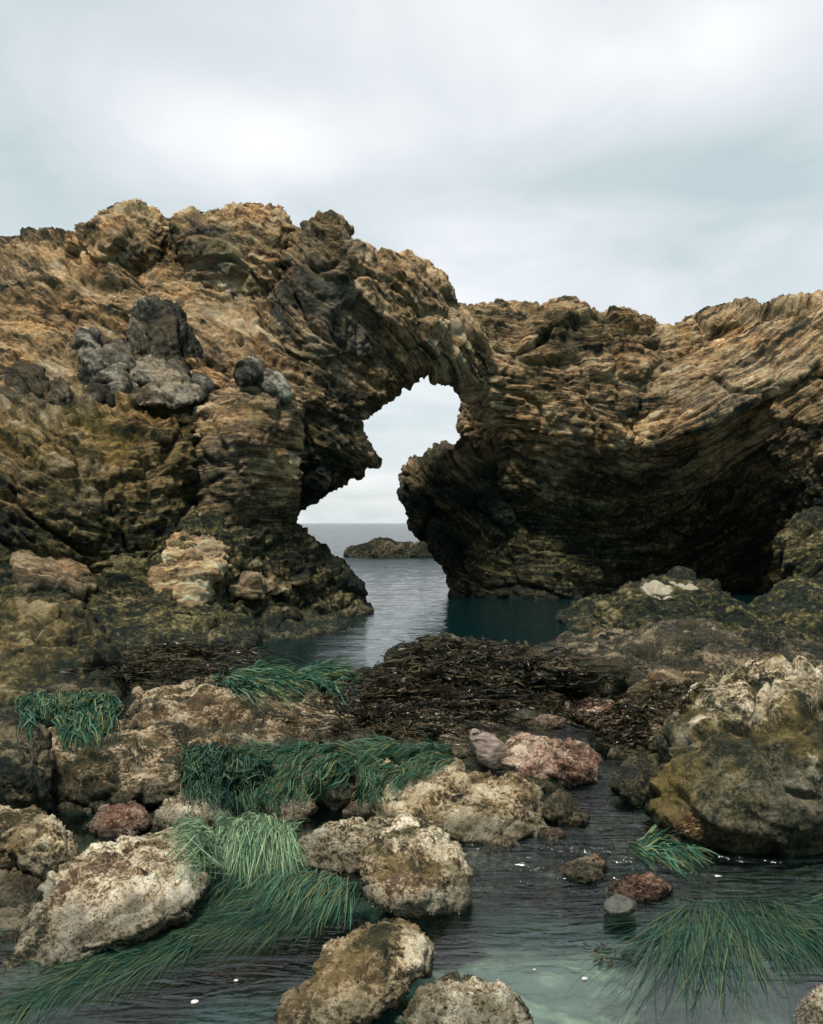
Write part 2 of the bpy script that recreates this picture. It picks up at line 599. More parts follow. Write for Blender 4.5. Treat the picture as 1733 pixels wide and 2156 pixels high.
def build_part(name, masses, mat, parent, style, voxel=.036, amp=1.0, seed=0, blend=.25):
    v, f = mesh_masses(masses, voxel, blend)
    v = v.astype(F)
    n = normals(v, f)
    d, q = rock_disp(v, n, style, amp, seed)
    # broad folds first, then rubble along the new normals
    v = v + n * d[:, None].astype(F)
    c = v.mean(0)
    return make_mesh(name, v, f, mat, parent, attrs={'bed': q}, origin=c)


arch = bpy.data.objects.new('rock_arch', None)
COL.objects.link(arch)
arch.location = (0, 18, 0)
tag(arch, 'tan and dark brown bedded sea cliff pierced by a ragged natural arch over the channel', 'rock arch')

build_part('hillside', [Mass(
    [(-330, 560), (-200, 520), (-60, 510), (23, 506), (60, 498), (110, 497), (165, 495), (360, 482), (620, 478), (745, 545), (730, 700), (690, 850), (560, 910), (300, 905), (-60, 900), (-330, 900)],
    [(-300, 560, 19.4), (0, 505, 19.2), (300, 470, 19.4), (620, 480, 18.7), (-300, 850, 14.6), (0, 600, 18.2), (0, 690, 17.0), (300, 600, 18.0), (300, 690, 17.0), (600, 650, 17.5),
     (0, 770, 15.9), (150, 850, 15.6), (500, 760, 16.6), (560, 850, 16.3), (700, 700, 17.2), (730, 560, 18.0), (300, 860, 16.2), (0, 880, 14.9)], 2.2, .5)],
    M_hill, arch, 'hill', seed=1)
build_part('crag', [Mass(
    [(140, 575), (158, 520), (166, 485), (200, 460), (240, 440), (290, 435), (325, 446), (345, 470), (354, 500), (352, 545), (335, 580), (250, 590)],
    [(170, 500, 18.5), (260, 445, 18.7), (345, 490, 18.6), (250, 500, 17.9), (160, 570, 18.5), (250, 580, 18.3), (340, 575, 18.4)], 1.6, .5)],
    M_crag, arch, 'hill', seed=2)
build_part('crag', [Mass(
    [(358, 610), (360, 500), (372, 473), (385, 458), (430, 446), (480, 433), (520, 424), (560, 430), (590, 440), (606, 456), (613, 480), (608, 530), (592, 590), (578, 640), (520, 650), (430, 640)],
    [(370, 480, 18.6), (500, 432, 18.4), (605, 470, 18.2), (450, 520, 17.6), (560, 520, 17.4), (380, 600, 18.1), (500, 640, 17.75), (580, 630, 17.6)], 1.7, .4)],
    M_crag, arch, 'hill', seed=3)
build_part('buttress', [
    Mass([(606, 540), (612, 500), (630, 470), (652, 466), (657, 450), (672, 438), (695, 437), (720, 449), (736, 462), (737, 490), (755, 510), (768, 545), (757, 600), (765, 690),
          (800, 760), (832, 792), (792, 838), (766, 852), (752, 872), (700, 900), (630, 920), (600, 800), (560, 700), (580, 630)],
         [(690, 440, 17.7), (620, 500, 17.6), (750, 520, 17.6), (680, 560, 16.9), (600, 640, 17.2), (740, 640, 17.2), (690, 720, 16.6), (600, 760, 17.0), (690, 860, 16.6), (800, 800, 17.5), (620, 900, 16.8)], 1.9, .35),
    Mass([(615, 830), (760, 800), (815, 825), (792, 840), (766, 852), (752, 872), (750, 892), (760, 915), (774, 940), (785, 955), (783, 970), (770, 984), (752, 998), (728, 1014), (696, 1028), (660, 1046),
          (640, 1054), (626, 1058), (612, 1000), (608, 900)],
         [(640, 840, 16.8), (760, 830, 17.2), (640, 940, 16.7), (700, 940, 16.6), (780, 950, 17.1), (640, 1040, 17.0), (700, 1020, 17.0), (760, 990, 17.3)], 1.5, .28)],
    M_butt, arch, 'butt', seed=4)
build_part('span', [Mass(
    [(735, 545), (765, 527), (800, 541), (840, 540), (880, 560), (915, 585), (935, 607), (945, 640), (958, 665), (1005, 700), (1035, 795), (990, 832), (955, 803), (925, 786), (895, 777), (878, 776),
     (858, 788), (843, 804), (812, 826), (785, 842), (740, 800), (725, 650)],
    [(760, 540, 17.6), (860, 560, 18.3), (940, 630, 18.8), (1000, 700, 19.1), (770, 680, 17.4), (850, 660, 17.9), (900, 740, 18.4), (980, 800, 19.2), (850, 800, 18.2), (920, 800, 18.9), (780, 820, 17.6)], 2.2, .4)],
    M_span, arch, 'span', voxel=.04, seed=5)
build_part('ledge', [Mass(
    [(-330, 880), (-60, 872), (30, 864), (120, 862), (200, 852), (255, 838), (320, 850), (370, 842), (420, 852), (412, 900), (404, 1000), (403, 1100), (412, 1180), (415, 1260), (300, 1290), (180, 1290), (100, 1280), (-60, 1280), (-330, 1280)],
    [(-300, 950, 13.2), (-300, 1150, 13.2), (-40, 880, 14.4), (200, 862, 15.0), (390, 860, 15.4), (-40, 950, 13.9), (200, 930, 14.5), (390, 930, 15.0), (-40, 1060, 13.4), (100, 1000, 13.6), (250, 1020, 14.0), (400, 1040, 14.9),
     (200, 1100, 13.7), (60, 1150, 13.4), (220, 1170, 13.7), (390, 1150, 14.3), (60, 1270, 12.9), (250, 1270, 13.6), (400, 1260, 13.9)], 2.6, .5)],
    M_ledge, arch, 'ledge', voxel=.034, seed=6, amp=1.35)
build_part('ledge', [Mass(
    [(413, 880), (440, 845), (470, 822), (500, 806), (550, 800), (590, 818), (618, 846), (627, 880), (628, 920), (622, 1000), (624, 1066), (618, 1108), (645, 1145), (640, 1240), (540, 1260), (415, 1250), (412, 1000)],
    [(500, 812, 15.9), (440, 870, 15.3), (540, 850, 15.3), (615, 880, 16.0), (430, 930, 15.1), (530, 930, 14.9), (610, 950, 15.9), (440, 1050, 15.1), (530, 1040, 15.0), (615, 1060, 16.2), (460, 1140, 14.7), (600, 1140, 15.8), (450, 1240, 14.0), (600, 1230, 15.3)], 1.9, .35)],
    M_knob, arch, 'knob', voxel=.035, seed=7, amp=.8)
build_part('foot', [Mass(
    [(370, 1090), (480, 1085), (590, 1100), (616, 1118), (640, 1138), (680, 1164), (710, 1190), (738, 1220), (760, 1252), (766, 1278), (770, 1340), (640, 1400), (400, 1400), (350, 1200)],
    [(400, 1110, 14.7), (500, 1120, 15.0), (600, 1130, 16.0), (680, 1170, 16.6), (750, 1260, 17.0), (420, 1200, 14.2), (520, 1200, 14.6), (620, 1220, 15.6), (690, 1260, 16.2), (600, 1300, 15.0), (430, 1300, 13.6), (500, 1380, 13.0)], 2.2, .35)],
    M_foot, arch, 'ledge', voxel=.04, seed=8)
build_part('wave_cut_shelf', [Mass(
    [(-330, 1150), (-60, 1140), (120, 1150), (240, 1160), (330, 1180), (430, 1190), (560, 1240), (640, 1295), (620, 1380), (400, 1440), (200, 1480), (-330, 1480)],
    [(-300, 1200, 12.6), (-300, 1400, 11), (0, 1170, 13.2), (250, 1180, 13.5), (450, 1230, 14.0), (600, 1290, 15), (0, 1260, 12.6), (200, 1260, 13.2), (330, 1280, 12.8), (500, 1310, 13.6), (100, 1330, 12.0), (300, 1340, 12.0),
     (100, 1420, 10.6), (300, 1400, 11.4), (520, 1350, 13.0)], 1.8, .3)],
    M_foot, arch, 'ledge', seed=9)
build_part('wall', [Mass(
    [(938, 690), (948, 660), (958, 654), (1000, 646), (1040, 640), (1090, 645), (1140, 651), (1200, 649), (1245, 655), (1265, 660), (1300, 655), (1322, 660), (1340, 683), (1385, 690), (1420, 694), (1450, 680),
     (1500, 662), (1560, 655), (1600, 648), (1660, 645), (1709, 636), (1780, 615), (1950, 600), (2150, 640), (2150, 1330), (950, 1330), (952, 1258), (975, 1215), (1000, 1150), (1050, 1080), (1055, 1000), (1030, 900), (992, 838), (965, 795)],
    [(955, 670, 19.2), (1100, 650, 20.4), (1400, 700, 21.2), (1700, 650, 20.8), (2100, 700, 20), (980, 810, 19.6), (1100, 760, 19.9), (1250, 720, 20.3), (1400, 800, 20.5), (1650, 780, 20.3), (1050, 920, 20.0), (1200, 880, 19.7), (1350, 900, 20.1),
     (1500, 940, 20.7), (1680, 920, 19.7), (1100, 1000, 20.4), (1250, 980, 20.0), (1400, 1010, 21.0), (1520, 1020, 21.4), (1600, 1090, 22.2), (1690, 1020, 19.6), (1080, 1080, 21.0), (1200, 1080, 21.0), (1300, 1100, 21.8), (1450, 1120, 22.6),
     (1560, 1190, 22.8), (1700, 1120, 19.6), (1730, 1220, 19.4), (1050, 1150, 20.8), (1150, 1160, 20.6), (1250, 1190, 21.2), (1000, 1235, 21.0), (1150, 1240, 20.4), (1300, 1250, 21.5), (1600, 1260, 22.4), (2100, 1000, 19.0), (2100, 1250, 19)], 2.2, .45)],
    M_wall, arch, 'wall', voxel=.042, seed=10)
build_part('slab', [Mass(
    [(1330, 935), (1345, 850), (1400, 780), (1480, 730), (1580, 690), (1690, 665), (1800, 650), (1800, 740), (1700, 790), (1620, 825), (1560, 858), (1490, 892), (1420, 925), (1370, 945)],
    [(1350, 900, 20.0), (1420, 800, 20.2), (1560, 720, 20.5), (1700, 690, 20.5), (1380, 930, 19.75), (1500, 880, 19.7), (1600, 820, 19.75), (1700, 770, 19.8), (1480, 800, 19.95), (1790, 700, 20)], 1.2, .16)],
    M_slab, arch, 'wall', voxel=.04, seed=11, amp=.7)
build_part('pier', [Mass(
    [(974, 846), (990, 836), (1020, 850), (1060, 900), (1080, 970), (1010, 985), (980, 930), (971, 892)],
    [(975, 850, 22.6), (1050, 900, 22.4), (970, 920, 22.6), (1060, 960, 22.3)], 1.3, .3)],
    M_crag, arch, 'wall', seed=12, amp=.7)

# the dark jointed outcrop on the left hillside
outcrop = bpy.data.objects.new('outcrop', None)
COL.objects.link(outcrop)
outcrop.parent = arch
outcrop['label'] = 'dark grey jointed outcrop with pale tops on the hillside'
outc = [
    ([(262, 800), (266, 700), (275, 655), (300, 638), (325, 634), (332, 700), (330, 800)], 15.9, .7, .10),
    ([(322, 810), (326, 690), (330, 640), (350, 632), (378, 650), (385, 720), (380, 820)], 15.75, .7, .10),
    ([(376, 820), (380, 720), (376, 655), (405, 690), (425, 730), (430, 830)], 15.9, .7, .10),
    ([(420, 840), (424, 735), (440, 750), (462, 785), (468, 815), (455, 845)], 16.0, .6, .10),
    ([(165, 800), (168, 745), (182, 712), (205, 705), (222, 725), (230, 760), (215, 830), (180, 850)], 15.6, .6, .14),
    ([(222, 790), (228, 745), (250, 728), (270, 735), (278, 770), (262, 830), (235, 850)], 15.5, .6, .12),
    ([(195, 848), (200, 820), (240, 775), (262, 770), (268, 790), (235, 830), (215, 855)], 15.1, .5, .10),
    ([(238, 850), (245, 815), (268, 790), (290, 795), (290, 830), (268, 858)], 15.0, .5, .10),
    ([(280, 800), (286, 760), (315, 745), (348, 755), (356, 780), (340, 805), (300, 812)], 15.2, .5, .10),
    ([(300, 830), (310, 800), (350, 785), (378, 795), (380, 825), (340, 842)], 15.0, .5, .10),
    ([(262, 858), (290, 830), (360, 808), (420, 800), (438, 815), (420, 845), (350, 860)], 14.9, .5, .10),
    ([(345, 800), (360, 765), (380, 760), (392, 780), (388, 815), (360, 820)], 15.3, .4, .08),
    ([(0, 840), (10, 785), (50, 765), (90, 775), (105, 810), (95, 860), (20, 870)], 15.1, .7, .14),
    ([(85, 870), (95, 800), (125, 790), (150, 810), (150, 860), (120, 880)], 15.0, .6, .12),
]
for k, (pl, d, th, R) in enumerate(outc):
    pa = np.array(pl, float)
    lo, hi = pa.min(0), pa.max(0)
    d += .50
    ct = [(lo[0], lo[1], d + .25), (hi[0], lo[1], d + .3), (lo[0], hi[1], d - .05), (hi[0], hi[1], d), (pa[:, 0].mean(), pa[:, 1].mean(), d - .08)]
    build_part('joint_block', [Mass(pl, ct, th + .5, R)], M_grey, outcrop, 'joint', voxel=.025, seed=50 + k, amp=.75)
M_lump = cliff_mat('pale weathered lump rock', [tuple(min(.6, c * 1.15) for c in k) for k in GREY], .2, (.12, .11, .06), .2, -2.0, 3)
for k, (pl, d) in enumerate([
        ([(495, 790), (505, 760), (530, 746), (556, 755), (560, 785), (535, 810), (505, 812)], 15.75),
        ([(545, 812), (555, 785), (578, 782), (600, 800), (618, 835), (600, 845), (560, 830)], 15.8)]):
    pa = np.array(pl, float)
    lo, hi = pa.min(0), pa.max(0)
    ct = [(lo[0], lo[1], d + .15), (hi[0], lo[1], d + .15), (lo[0], hi[1], d), (hi[0], hi[1], d), (pa[:, 0].mean(), pa[:, 1].mean(), d - .1)]
    build_part('lump', [Mass(pl, ct, .9, .15)], M_lump, arch, 'joint', voxel=.03, seed=80 + k, amp=.5)

# ------------------------------------------------------------------ boulders
_ico = {}


def ico(level):
    if level not in _ico:
        bm = bmesh.new()
        bmesh.ops.create_icosphere(bm, subdivisions=level, radius=1)
        me = bpy.data.meshes.new('tmp')
        bm.to_mesh(me)
        bm.free()
        v = np.empty(len(me.vertices) * 3, F)
        me.vertices.foreach_get('co', v)
        f = np.empty(len(me.polygons) * 3, np.int32)
        me.polygons.foreach_get('vertices', f)
        bpy.data.meshes.remove(me)
        _ico[level] = (v.reshape(-1, 3), f.reshape(-1, 3).astype(np.int64))
    return _ico[level]


def rock(name, label, poly, d, ry, mat, level=6, rough=1.0, p=2.4, seed=None, cat='rock', group=None, facets=0.0, blocky=.8, fuzz=.16, cuts=7):
    poly = np.array(poly, float)
    if seed is None:
        seed = int(abs(poly[0, 0]) * 7 + poly[0, 1]) % 1000
    # area centroid
    q = np.roll(poly, -1, 0)
    cr = poly[:, 0] * q[:, 1] - q[:, 0] * poly[:, 1]
    c = ((poly + q) * cr[:, None]).sum(0) / (3 * cr.sum())
    C = at(c[0], c[1], d)
    w = C - np.array([0, 0, H])
    dist = np.linalg.norm(w)
    w /= dist
    r = np.cross(w, [0, 0, 1])
    r /= np.linalg.norm(r)
    u = np.cross(r, w)
    # the outline lies on the plane through the centre, square to the view
    pts = []
    for px, py in poly:
        ray = at(px, py, 1.0) - np.array([0, 0, H])
        P = np.array([0, 0, H]) + ray * (dist / ray.dot(w)) - C
        pts.append((P.dot(r), P.dot(u)))
    pts = np.array(pts)
    ang = np.linspace(-np.pi, np.pi, 721)
    rad = np.zeros(721)
    nx = np.roll(pts, -1, 0)
    for (x0, y0), (x1, y1) in zip(pts, nx):
        dx, dy = np.cos(ang), np.sin(ang)
        ex, ey = x1 - x0, y1 - y0
        den = dx * ey - dy * ex
        den = np.where(np.abs(den) < 1e-9, 1e-9, den)
        t = (x0 * ey - y0 * ex) / den
        s = (x0 * dy - y0 * dx) / den
        ok = (t > 0) & (s >= -1e-6) & (s <= 1 + 1e-6)
        rad = np.where(ok, np.maximum(rad, t), rad)
    ker = np.ones(9) / 9
    rad = np.convolve(np.r_[rad[-5:-1], rad, rad[1:5]], ker, 'valid')
    v, f = ico(level)
    a = np.arctan2(v[:, 2], v[:, 0])
    cph = np.sqrt(v[:, 0] ** 2 + v[:, 2] ** 2)
    s = v[:, 1]
    nrm = (np.abs(cph) ** p + np.abs(s) ** p) ** (-1 / p)
    P = np.interp(a, ang, rad)
    x, z, y = P * cph * nrm * np.cos(a), P * cph * nrm * np.sin(a), ry * s * nrm
    V = (C + x[:, None] * r + z[:, None] * u + y[:, None] * w).astype(F)
    size = float(np.sqrt(rad.mean() * min(rad.mean(), ry * 1.3)))
    rq = np.random.default_rng(seed + 500)
    rel = V - C.astype(F)
    for _ in range(cuts):
        nd = rq.normal(0, 1, 3)
        nd[1] -= .5
        nd[2] += .35
        nd = (nd / np.linalg.norm(nd)).astype(F)
        pr = rel @ nd
        lim = pr.max() * rq.uniform(.66, .93)
        over = np.maximum(pr - lim, 0)
        rel = rel - (over * .85)[:, None] * nd
    V = rel + C.astype(F)
    n = normals(V, f)
    g = V / F(size)
    dd = size * (.17 * fbm(g * F(1.1), 3, seed))
    c1, c2 = cells(g * F(1.9) + (pn(g * F(2), seed + 3) * .25)[:, None], seed + 5)
    dd = dd + size * blocky * (.10 * (c1 - .5) - .09 * np.clip(1 - (c2 - c1) * 5, 0, 1))
    dd = dd + size * blocky * .22 * fbm(g * np.array([1.7, 1.7, 4.6], F), 5, seed + 7, gain=.6, ridged=True)
    V = V + n * (dd[:, None] * rough).astype(F)
    n = normals(V, f)
    # crust: knobs and pits of absolute size
    sc = min(1.0, 5.0 / d) if d > 5 else 1.0
    dd = .034 / sc * fbm(V * F(7 * sc), 4, seed + 9, ridged=True, gain=.6) + .020 / sc * fbm(V * F(24 * sc), 3, seed + 11, gain=.6)
    if level >= 6:
        k1, k2 = cells(V * F(38 * sc), seed + 15)
        dd = dd - .014 / sc * np.clip(.42 - k1, 0, 1) * 2
    if facets:
        dd = dd * (1 - facets)
    V = V + n * (dd[:, None] * min(1.0, size * 5)).astype(F)
    if fuzz and not facets:
        # short coralline turf and barnacles, part of the rock's own crust
        rg = np.random.default_rng(seed)
        m = int(len(f) * fuzz)
        pick = rg.integers(0, len(V), m)
        n = normals(V, f)
        keep = (fbm(V[pick] * F(5 * sc), 3, seed + 19) + rg.normal(0, .25, m)) > -.05
        pick = pick[keep]
        m = len(pick)
        b = V[pick]
        N = n[pick] + rg.normal(0, .55, (m, 3)).astype(F)
        N /= np.linalg.norm(N, axis=1, keepdims=True)
        S = np.cross(N, rg.normal(0, 1, (m, 3)).astype(F))
        S /= np.linalg.norm(S, axis=1, keepdims=True) + 1e-9
        hh = (rg.uniform(.006, .018, (m, 1)) * max(1, d / 5.5)).astype(F)
        ww = (rg.uniform(.003, .007, (m, 1)) * max(1, d / 5.5)).astype(F)
        b = b - n[pick] * hh * F(.2)
        T = np.stack([b - S * ww, b + S * ww, b + N * hh], 1).reshape(-1, 3)
        f = np.concatenate([f, len(V) + np.arange(3 * m).reshape(-1, 3)])
        V = np.concatenate([V, T.astype(F)])
    o = make_mesh(name, V, f, mat, None, origin=C)
    tag(o, label, cat, group)
    return o


def ragged(poly, amp, seed, step=14.0):
    """the outline with the small in-and-out of broken rock"""
    poly = np.array(poly, float)
    out = []
    q = np.roll(poly, -1, 0)
    for a_, b_ in zip(poly, q):
        n_ = max(1, int(np.linalg.norm(b_ - a_) / step))
        for j in range(n_):
            out.append(a_ + (b_ - a_) * j / n_)
    out = np.array(out)
    nz = np.c_[out / 40, np.zeros(len(out))]
    nf = np.c_[out / 15, np.zeros(len(out)) + 9]
    return out + amp * np.c_[pn(nz, seed) + .5 * pn(nf, seed + 2), pn(nz, seed + 1) + .5 * pn(nf, seed + 3)]


def turf(V, f, d, sc, dens, seed):
    rg = np.random.default_rng(seed)
    m = int(len(f) * dens)
    pick = rg.integers(0, len(V), m)
    n = normals(V, f)
    keep = (fbm(V[pick] * F(5 * sc), 3, seed + 19) + rg.normal(0, .2, m)) > .02
    pick = pick[keep]
    m = len(pick)
    b = V[pick]
    N = n[pick] + rg.normal(0, .6, (m, 3)).astype(F)
    N /= np.linalg.norm(N, axis=1, keepdims=True)
    S = np.cross(N, rg.normal(0, 1, (m, 3)).astype(F))
    S /= np.linalg.norm(S, axis=1, keepdims=True) + 1e-9
    hh = (rg.uniform(.005, .016, (m, 1)) * max(1, d / 5.5)).astype(F)
    ww = (rg.uniform(.003, .006, (m, 1)) * max(1, d / 5.5)).astype(F)
    b = b - n[pick] * hh * F(.2)
    T = np.stack([b - S * ww, b + S * ww, b + N * hh], 1).reshape(-1, 3)
    return np.concatenate([V, T.astype(F)]), np.concatenate([f, len(V) + np.arange(3 * m).reshape(-1, 3)])


def slab(name, label, poly, zt, zm, mat, mid=.5, amp=1.0, edge=None, thick=None, cat='rock', dens=.30, rag=5.0):
    """a reef rock: outline as seen, near edge at the waterline, broken front rising to zm, top sloping back to zt"""
    poly = np.array(poly, float)
    seed = int(abs(poly[0, 0]) * 7 + abs(poly[0, 1])) % 1000
    lo, hi = poly.min(0), poly.max(0)
    ym = hi[1] + (lo[1] - hi[1]) * mid
    ct = []
    for fx in (0, .25, .5, .75, 1):
        px = lo[0] + (hi[0] - lo[0]) * fx
        side = abs(fx - .5) * 2
        ct.append((px, hi[1], depth_of(hi[1], -.02)))
        ct.append((px, ym, depth_of(ym, zm * (1 - .25 * side))))
        ct.append((px, lo[1], depth_of(lo[1], zt * (1 - .1 * side))))
    db = depth_of(hi[1], 0)
    wid = (hi[0] - lo[0]) / K * db
    R_ = edge if edge else min(.30, max(.05, .16 * wid))
    m = Mass(ragged(poly, rag, seed), ct, thick or max(.25, .35 * wid), R_)
    vox = float(np.clip(db * .0030, .009, .034))
    V, f = mesh_masses([m], vox, .1)
    V = V.astype(F)
    n = normals(V, f)
    f = np.concatenate([f[:, [0, 1, 2]], f[:, [0, 2, 3]]])
    L = float(np.clip(.45 * wid, .12, 1.0))            # size of the rock's own relief
    g = V / F(L)
    w3 = np.c_[pn(g * F(1.3), seed + 1), pn(g * F(1.3), seed + 2), pn(g * F(1.3), seed + 3)].astype(F)
    dd = .17 * fbm(g * F(.9), 3, seed + 4)
    dd = dd + .16 * fbm((g + .3 * w3) * np.array([1.5, 1.5, 4.2], F), 4, seed + 5, gain=.55)
    bid = np.zeros(len(V), F)
    c1, c2 = cells(g * np.array([1.2, 1.2, 2.0], F) + .5 * w3, seed + 6, bid)
    dd = dd + .20 * (bid - .5) * np.clip((c2 - c1) * 6, 0, 1) - .10 * np.clip(1 - (c2 - c1) * 9, 0, 1)
    rough = np.clip(.55 + 1.0 * fbm(g * F(1.6), 2, seed + 8), .15, 1)
    dd = dd + rough * .12 * fbm(g * F(3.6), 4, seed + 9, gain=.62)
    dd = L * (dd + .012)
    sc = min(1.0, 5.0 / db)
    fine = .026 / sc * fbm(V * np.array([8, 8, 16], F) * F(sc), 4, seed + 11, gain=.62)
    k1, k2 = cells(V * F(24 * sc), seed + 15)
    fine = fine - .016 / sc * np.clip(.42 - k1, 0, 1) * 2
    dd = dd + rough * fine
    V = V + n * (dd[:, None] * amp).astype(F)
    c = V.mean(0)
    if dens:
        V, f = turf(V, f, db, sc, dens, seed)
    o = make_mesh(name, V, f, mat, None, origin=c)
    return tag(o, label, cat)


def crag_rock(label, poly, ctrl, mat, style, thick=1.2, R_=.2, voxel=.03, amp=.8, seed=0):
    o = build_part('boulder', [Mass(ragged(poly, 4, seed), ctrl, thick, R_)], mat, None, style, voxel=voxel, seed=seed, amp=amp)
    return tag(o, label, 'rock')


B = 'boulder'
R = rock
# against the cliff
M_cpale = cliff_mat('pale cliff foot rock', [tuple(min(.75, c * 1.3 + .01) for c in k) for k in TAN], .55, (.10, .085, .03), .25, -1.2, 5.0)
M_cgrey = cliff_mat('grey brown cliff foot rock', TAN_DARK, .6, (.07, .065, .025), .35, .2, 6.0)
M_black = cliff_mat('black weed covered foot rock', [tuple(c * .55 for c in k) for k in TAN_DARK], .3, (.04, .042, .016), .5, 2.2, 5.0)
M_hump = cliff_mat('brown reef hump rock', [tuple(c * .6 for c in k) for k in TAN_DARK], .3, (.06, .055, .02), .4, 1.2, 6.0,
                   patches=[(at(1398, 1238, 11.3), (.26, .9, .13)), (at(1462, 1232, 11.4), (.22, .9, .08))])
M_olive = cliff_mat('olive weed covered boulder rock', [tuple(c * .8 for c in k) for k in OLIVE], .3, (.12, .10, .03), .5, .5, 5.0)
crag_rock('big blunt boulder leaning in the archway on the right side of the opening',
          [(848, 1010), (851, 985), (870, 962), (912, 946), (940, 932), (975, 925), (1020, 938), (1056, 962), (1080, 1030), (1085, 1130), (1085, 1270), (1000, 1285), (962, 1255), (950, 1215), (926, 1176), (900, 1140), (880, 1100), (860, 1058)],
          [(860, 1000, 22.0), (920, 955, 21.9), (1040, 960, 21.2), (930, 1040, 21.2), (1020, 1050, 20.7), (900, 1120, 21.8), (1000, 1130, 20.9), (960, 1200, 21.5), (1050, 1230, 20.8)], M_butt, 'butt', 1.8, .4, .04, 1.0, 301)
crag_rock('pale tan boulder standing proud at the cliff foot below the dark crack',
          [(296, 1245), (328, 1175), (350, 1134), (400, 1116), (462, 1124), (490, 1150), (480, 1200), (446, 1230), (428, 1282), (392, 1286), (335, 1268)],
          [(330, 1170, 13.9), (400, 1125, 14.3), (470, 1140, 14.2), (400, 1180, 13.4), (450, 1200, 13.6), (320, 1250, 13.2), (400, 1275, 13.1)], M_cpale, 'ledge', 1.2, .25, .028, .8, 302)
crag_rock('small grey wedge boulder right of the pale tan cliff boulder', [(470, 1222), (500, 1194), (550, 1203), (605, 1247), (560, 1264), (485, 1258)],
          [(480, 1200, 14.6), (590, 1240, 14.7), (530, 1225, 14.0), (500, 1258, 13.9), (580, 1256, 14.3)], M_cgrey, 'ledge', .9, .15, .025, .6, 303)
crag_rock('low pinkish brown ledge block at the far left foot of the cliff', [(-80, 1200), (-10, 1168), (40, 1158), (100, 1158), (150, 1170), (190, 1202), (192, 1240), (120, 1262), (10, 1258), (-80, 1260)],
          [(-60, 1180, 13.0), (100, 1160, 13.6), (180, 1200, 13.6), (50, 1200, 12.7), (150, 1230, 12.9), (0, 1255, 12.4), (120, 1258, 12.6)], M_cgrey, 'ledge', 1.2, .2, .028, .8, 304)
crag_rock('upright grey brown boulder at the right edge beside the dark cave', [(1655, 1190), (1664, 1130), (1700, 1095), (1770, 1080), (1830, 1180), (1800, 1260), (1690, 1250)],
          [(1670, 1120, 18.4), (1760, 1090, 18.5), (1720, 1160, 17.9), (1700, 1240, 17.7), (1790, 1230, 17.8)], M_foot, 'wall', 1.5, .3, .035, .8, 305)
crag_rock('dark low rock under the bedded wall at the water edge', [(1170, 1305), (1200, 1268), (1260, 1250), (1330, 1256), (1370, 1290), (1350, 1340), (1220, 1340)],
          [(1200, 1270, 15.9), (1330, 1260, 16.2), (1260, 1290, 15.2), (1200, 1325, 14.6), (1340, 1330, 14.6)], M_black, 'wall', 1.2, .25, .03, .8, 306)
crag_rock('dark flat rock under the cave at the right edge', [(1560, 1300), (1610, 1262), (1680, 1240), (1760, 1235), (1900, 1260), (1900, 1380), (1680, 1385), (1600, 1340)],
          [(1620, 1262, 15.0), (1800, 1245, 15.4), (1700, 1290, 13.4), (1850, 1300, 13.2), (1640, 1340, 12.6), (1800, 1375, 12.0)], M_black, 'wall', 1.6, .3, .035, .8, 307)
crag_rock('black weed covered rock beside the olive brown boulder on the shelf', [(205, 1330), (235, 1285), (290, 1268), (340, 1285), (360, 1340), (330, 1395), (240, 1400)],
          [(230, 1285, 12.9), (330, 1280, 12.9), (280, 1320, 12.0), (240, 1390, 11.2), (340, 1380, 11.4)], M_black, 'ledge', 1.2, .25, .03, .9, 308)
crag_rock('dark wet rock at the water edge under the pale tan cliff boulder', [(330, 1350), (360, 1300), (430, 1288), (505, 1302), (540, 1340), (500, 1385), (380, 1400)],
          [(360, 1300, 13.0), (500, 1305, 13.2), (430, 1330, 12.3), (380, 1390, 11.2), (510, 1370, 12.0)], M_black, 'ledge', 1.2, .25, .03, .9, 309)
crag_rock('long black rock at the waterline under the cliff foot', [(470, 1335), (530, 1302), (620, 1290), (700, 1296), (735, 1318), (700, 1340), (620, 1350), (520, 1360)],
          [(520, 1305, 14.8), (690, 1300, 15.3), (600, 1320, 14.2), (520, 1355, 12.8), (700, 1335, 13.9)], M_black, 'ledge', 1.2, .2, .03, .8, 310)
R = rock
R('skerry', 'low dark rock rising from the open sea beyond the arch',
  [(732, 1168), (742, 1158), (765, 1153), (788, 1147), (805, 1144), (835, 1151), (870, 1153), (905, 1149), (930, 1153), (990, 1160), (970, 1190), (830, 1190), (742, 1186)], 46.0, 1.6, M_far, 6, .12, 3.0, cuts=0, fuzz=0)
S = slab
# left side
crag_rock('olive brown boulder at the left edge below the cliff shelf', [(-90, 1330), (-10, 1288), (60, 1270), (115, 1275), (165, 1298), (200, 1335), (222, 1390), (228, 1450), (200, 1510), (60, 1530), (-90, 1500)],
          [(-60, 1300, 10.6), (60, 1272, 10.9), (190, 1330, 10.4), (50, 1340, 9.3), (150, 1380, 9.0), (-40, 1420, 8.4), (100, 1440, 8.35), (200, 1450, 8.5), (60, 1520, 7.6), (190, 1500, 7.8)], M_olive, 'ledge', 1.4, .3, .026, .8, 311)
crag_rock('dark lumpy boulder in front of the olive brown boulder', [(45, 1430), (70, 1385), (120, 1350), (180, 1352), (225, 1395), (245, 1460), (230, 1510), (120, 1525), (45, 1500)],
          [(70, 1390, 9.2), (180, 1355, 9.5), (230, 1410, 9.2), (140, 1420, 8.3), (60, 1490, 7.8), (140, 1515, 7.5), (230, 1490, 7.7)], M_olive, 'ledge', 1.0, .2, .024, .7, 312)
S('rock_slab', 'low dark stone awash between the shelf and the draped surfgrass', [(225, 1430), (260, 1400), (330, 1385), (420, 1392), (470, 1415), (440, 1445), (300, 1460)], .20, .15, M_dark)
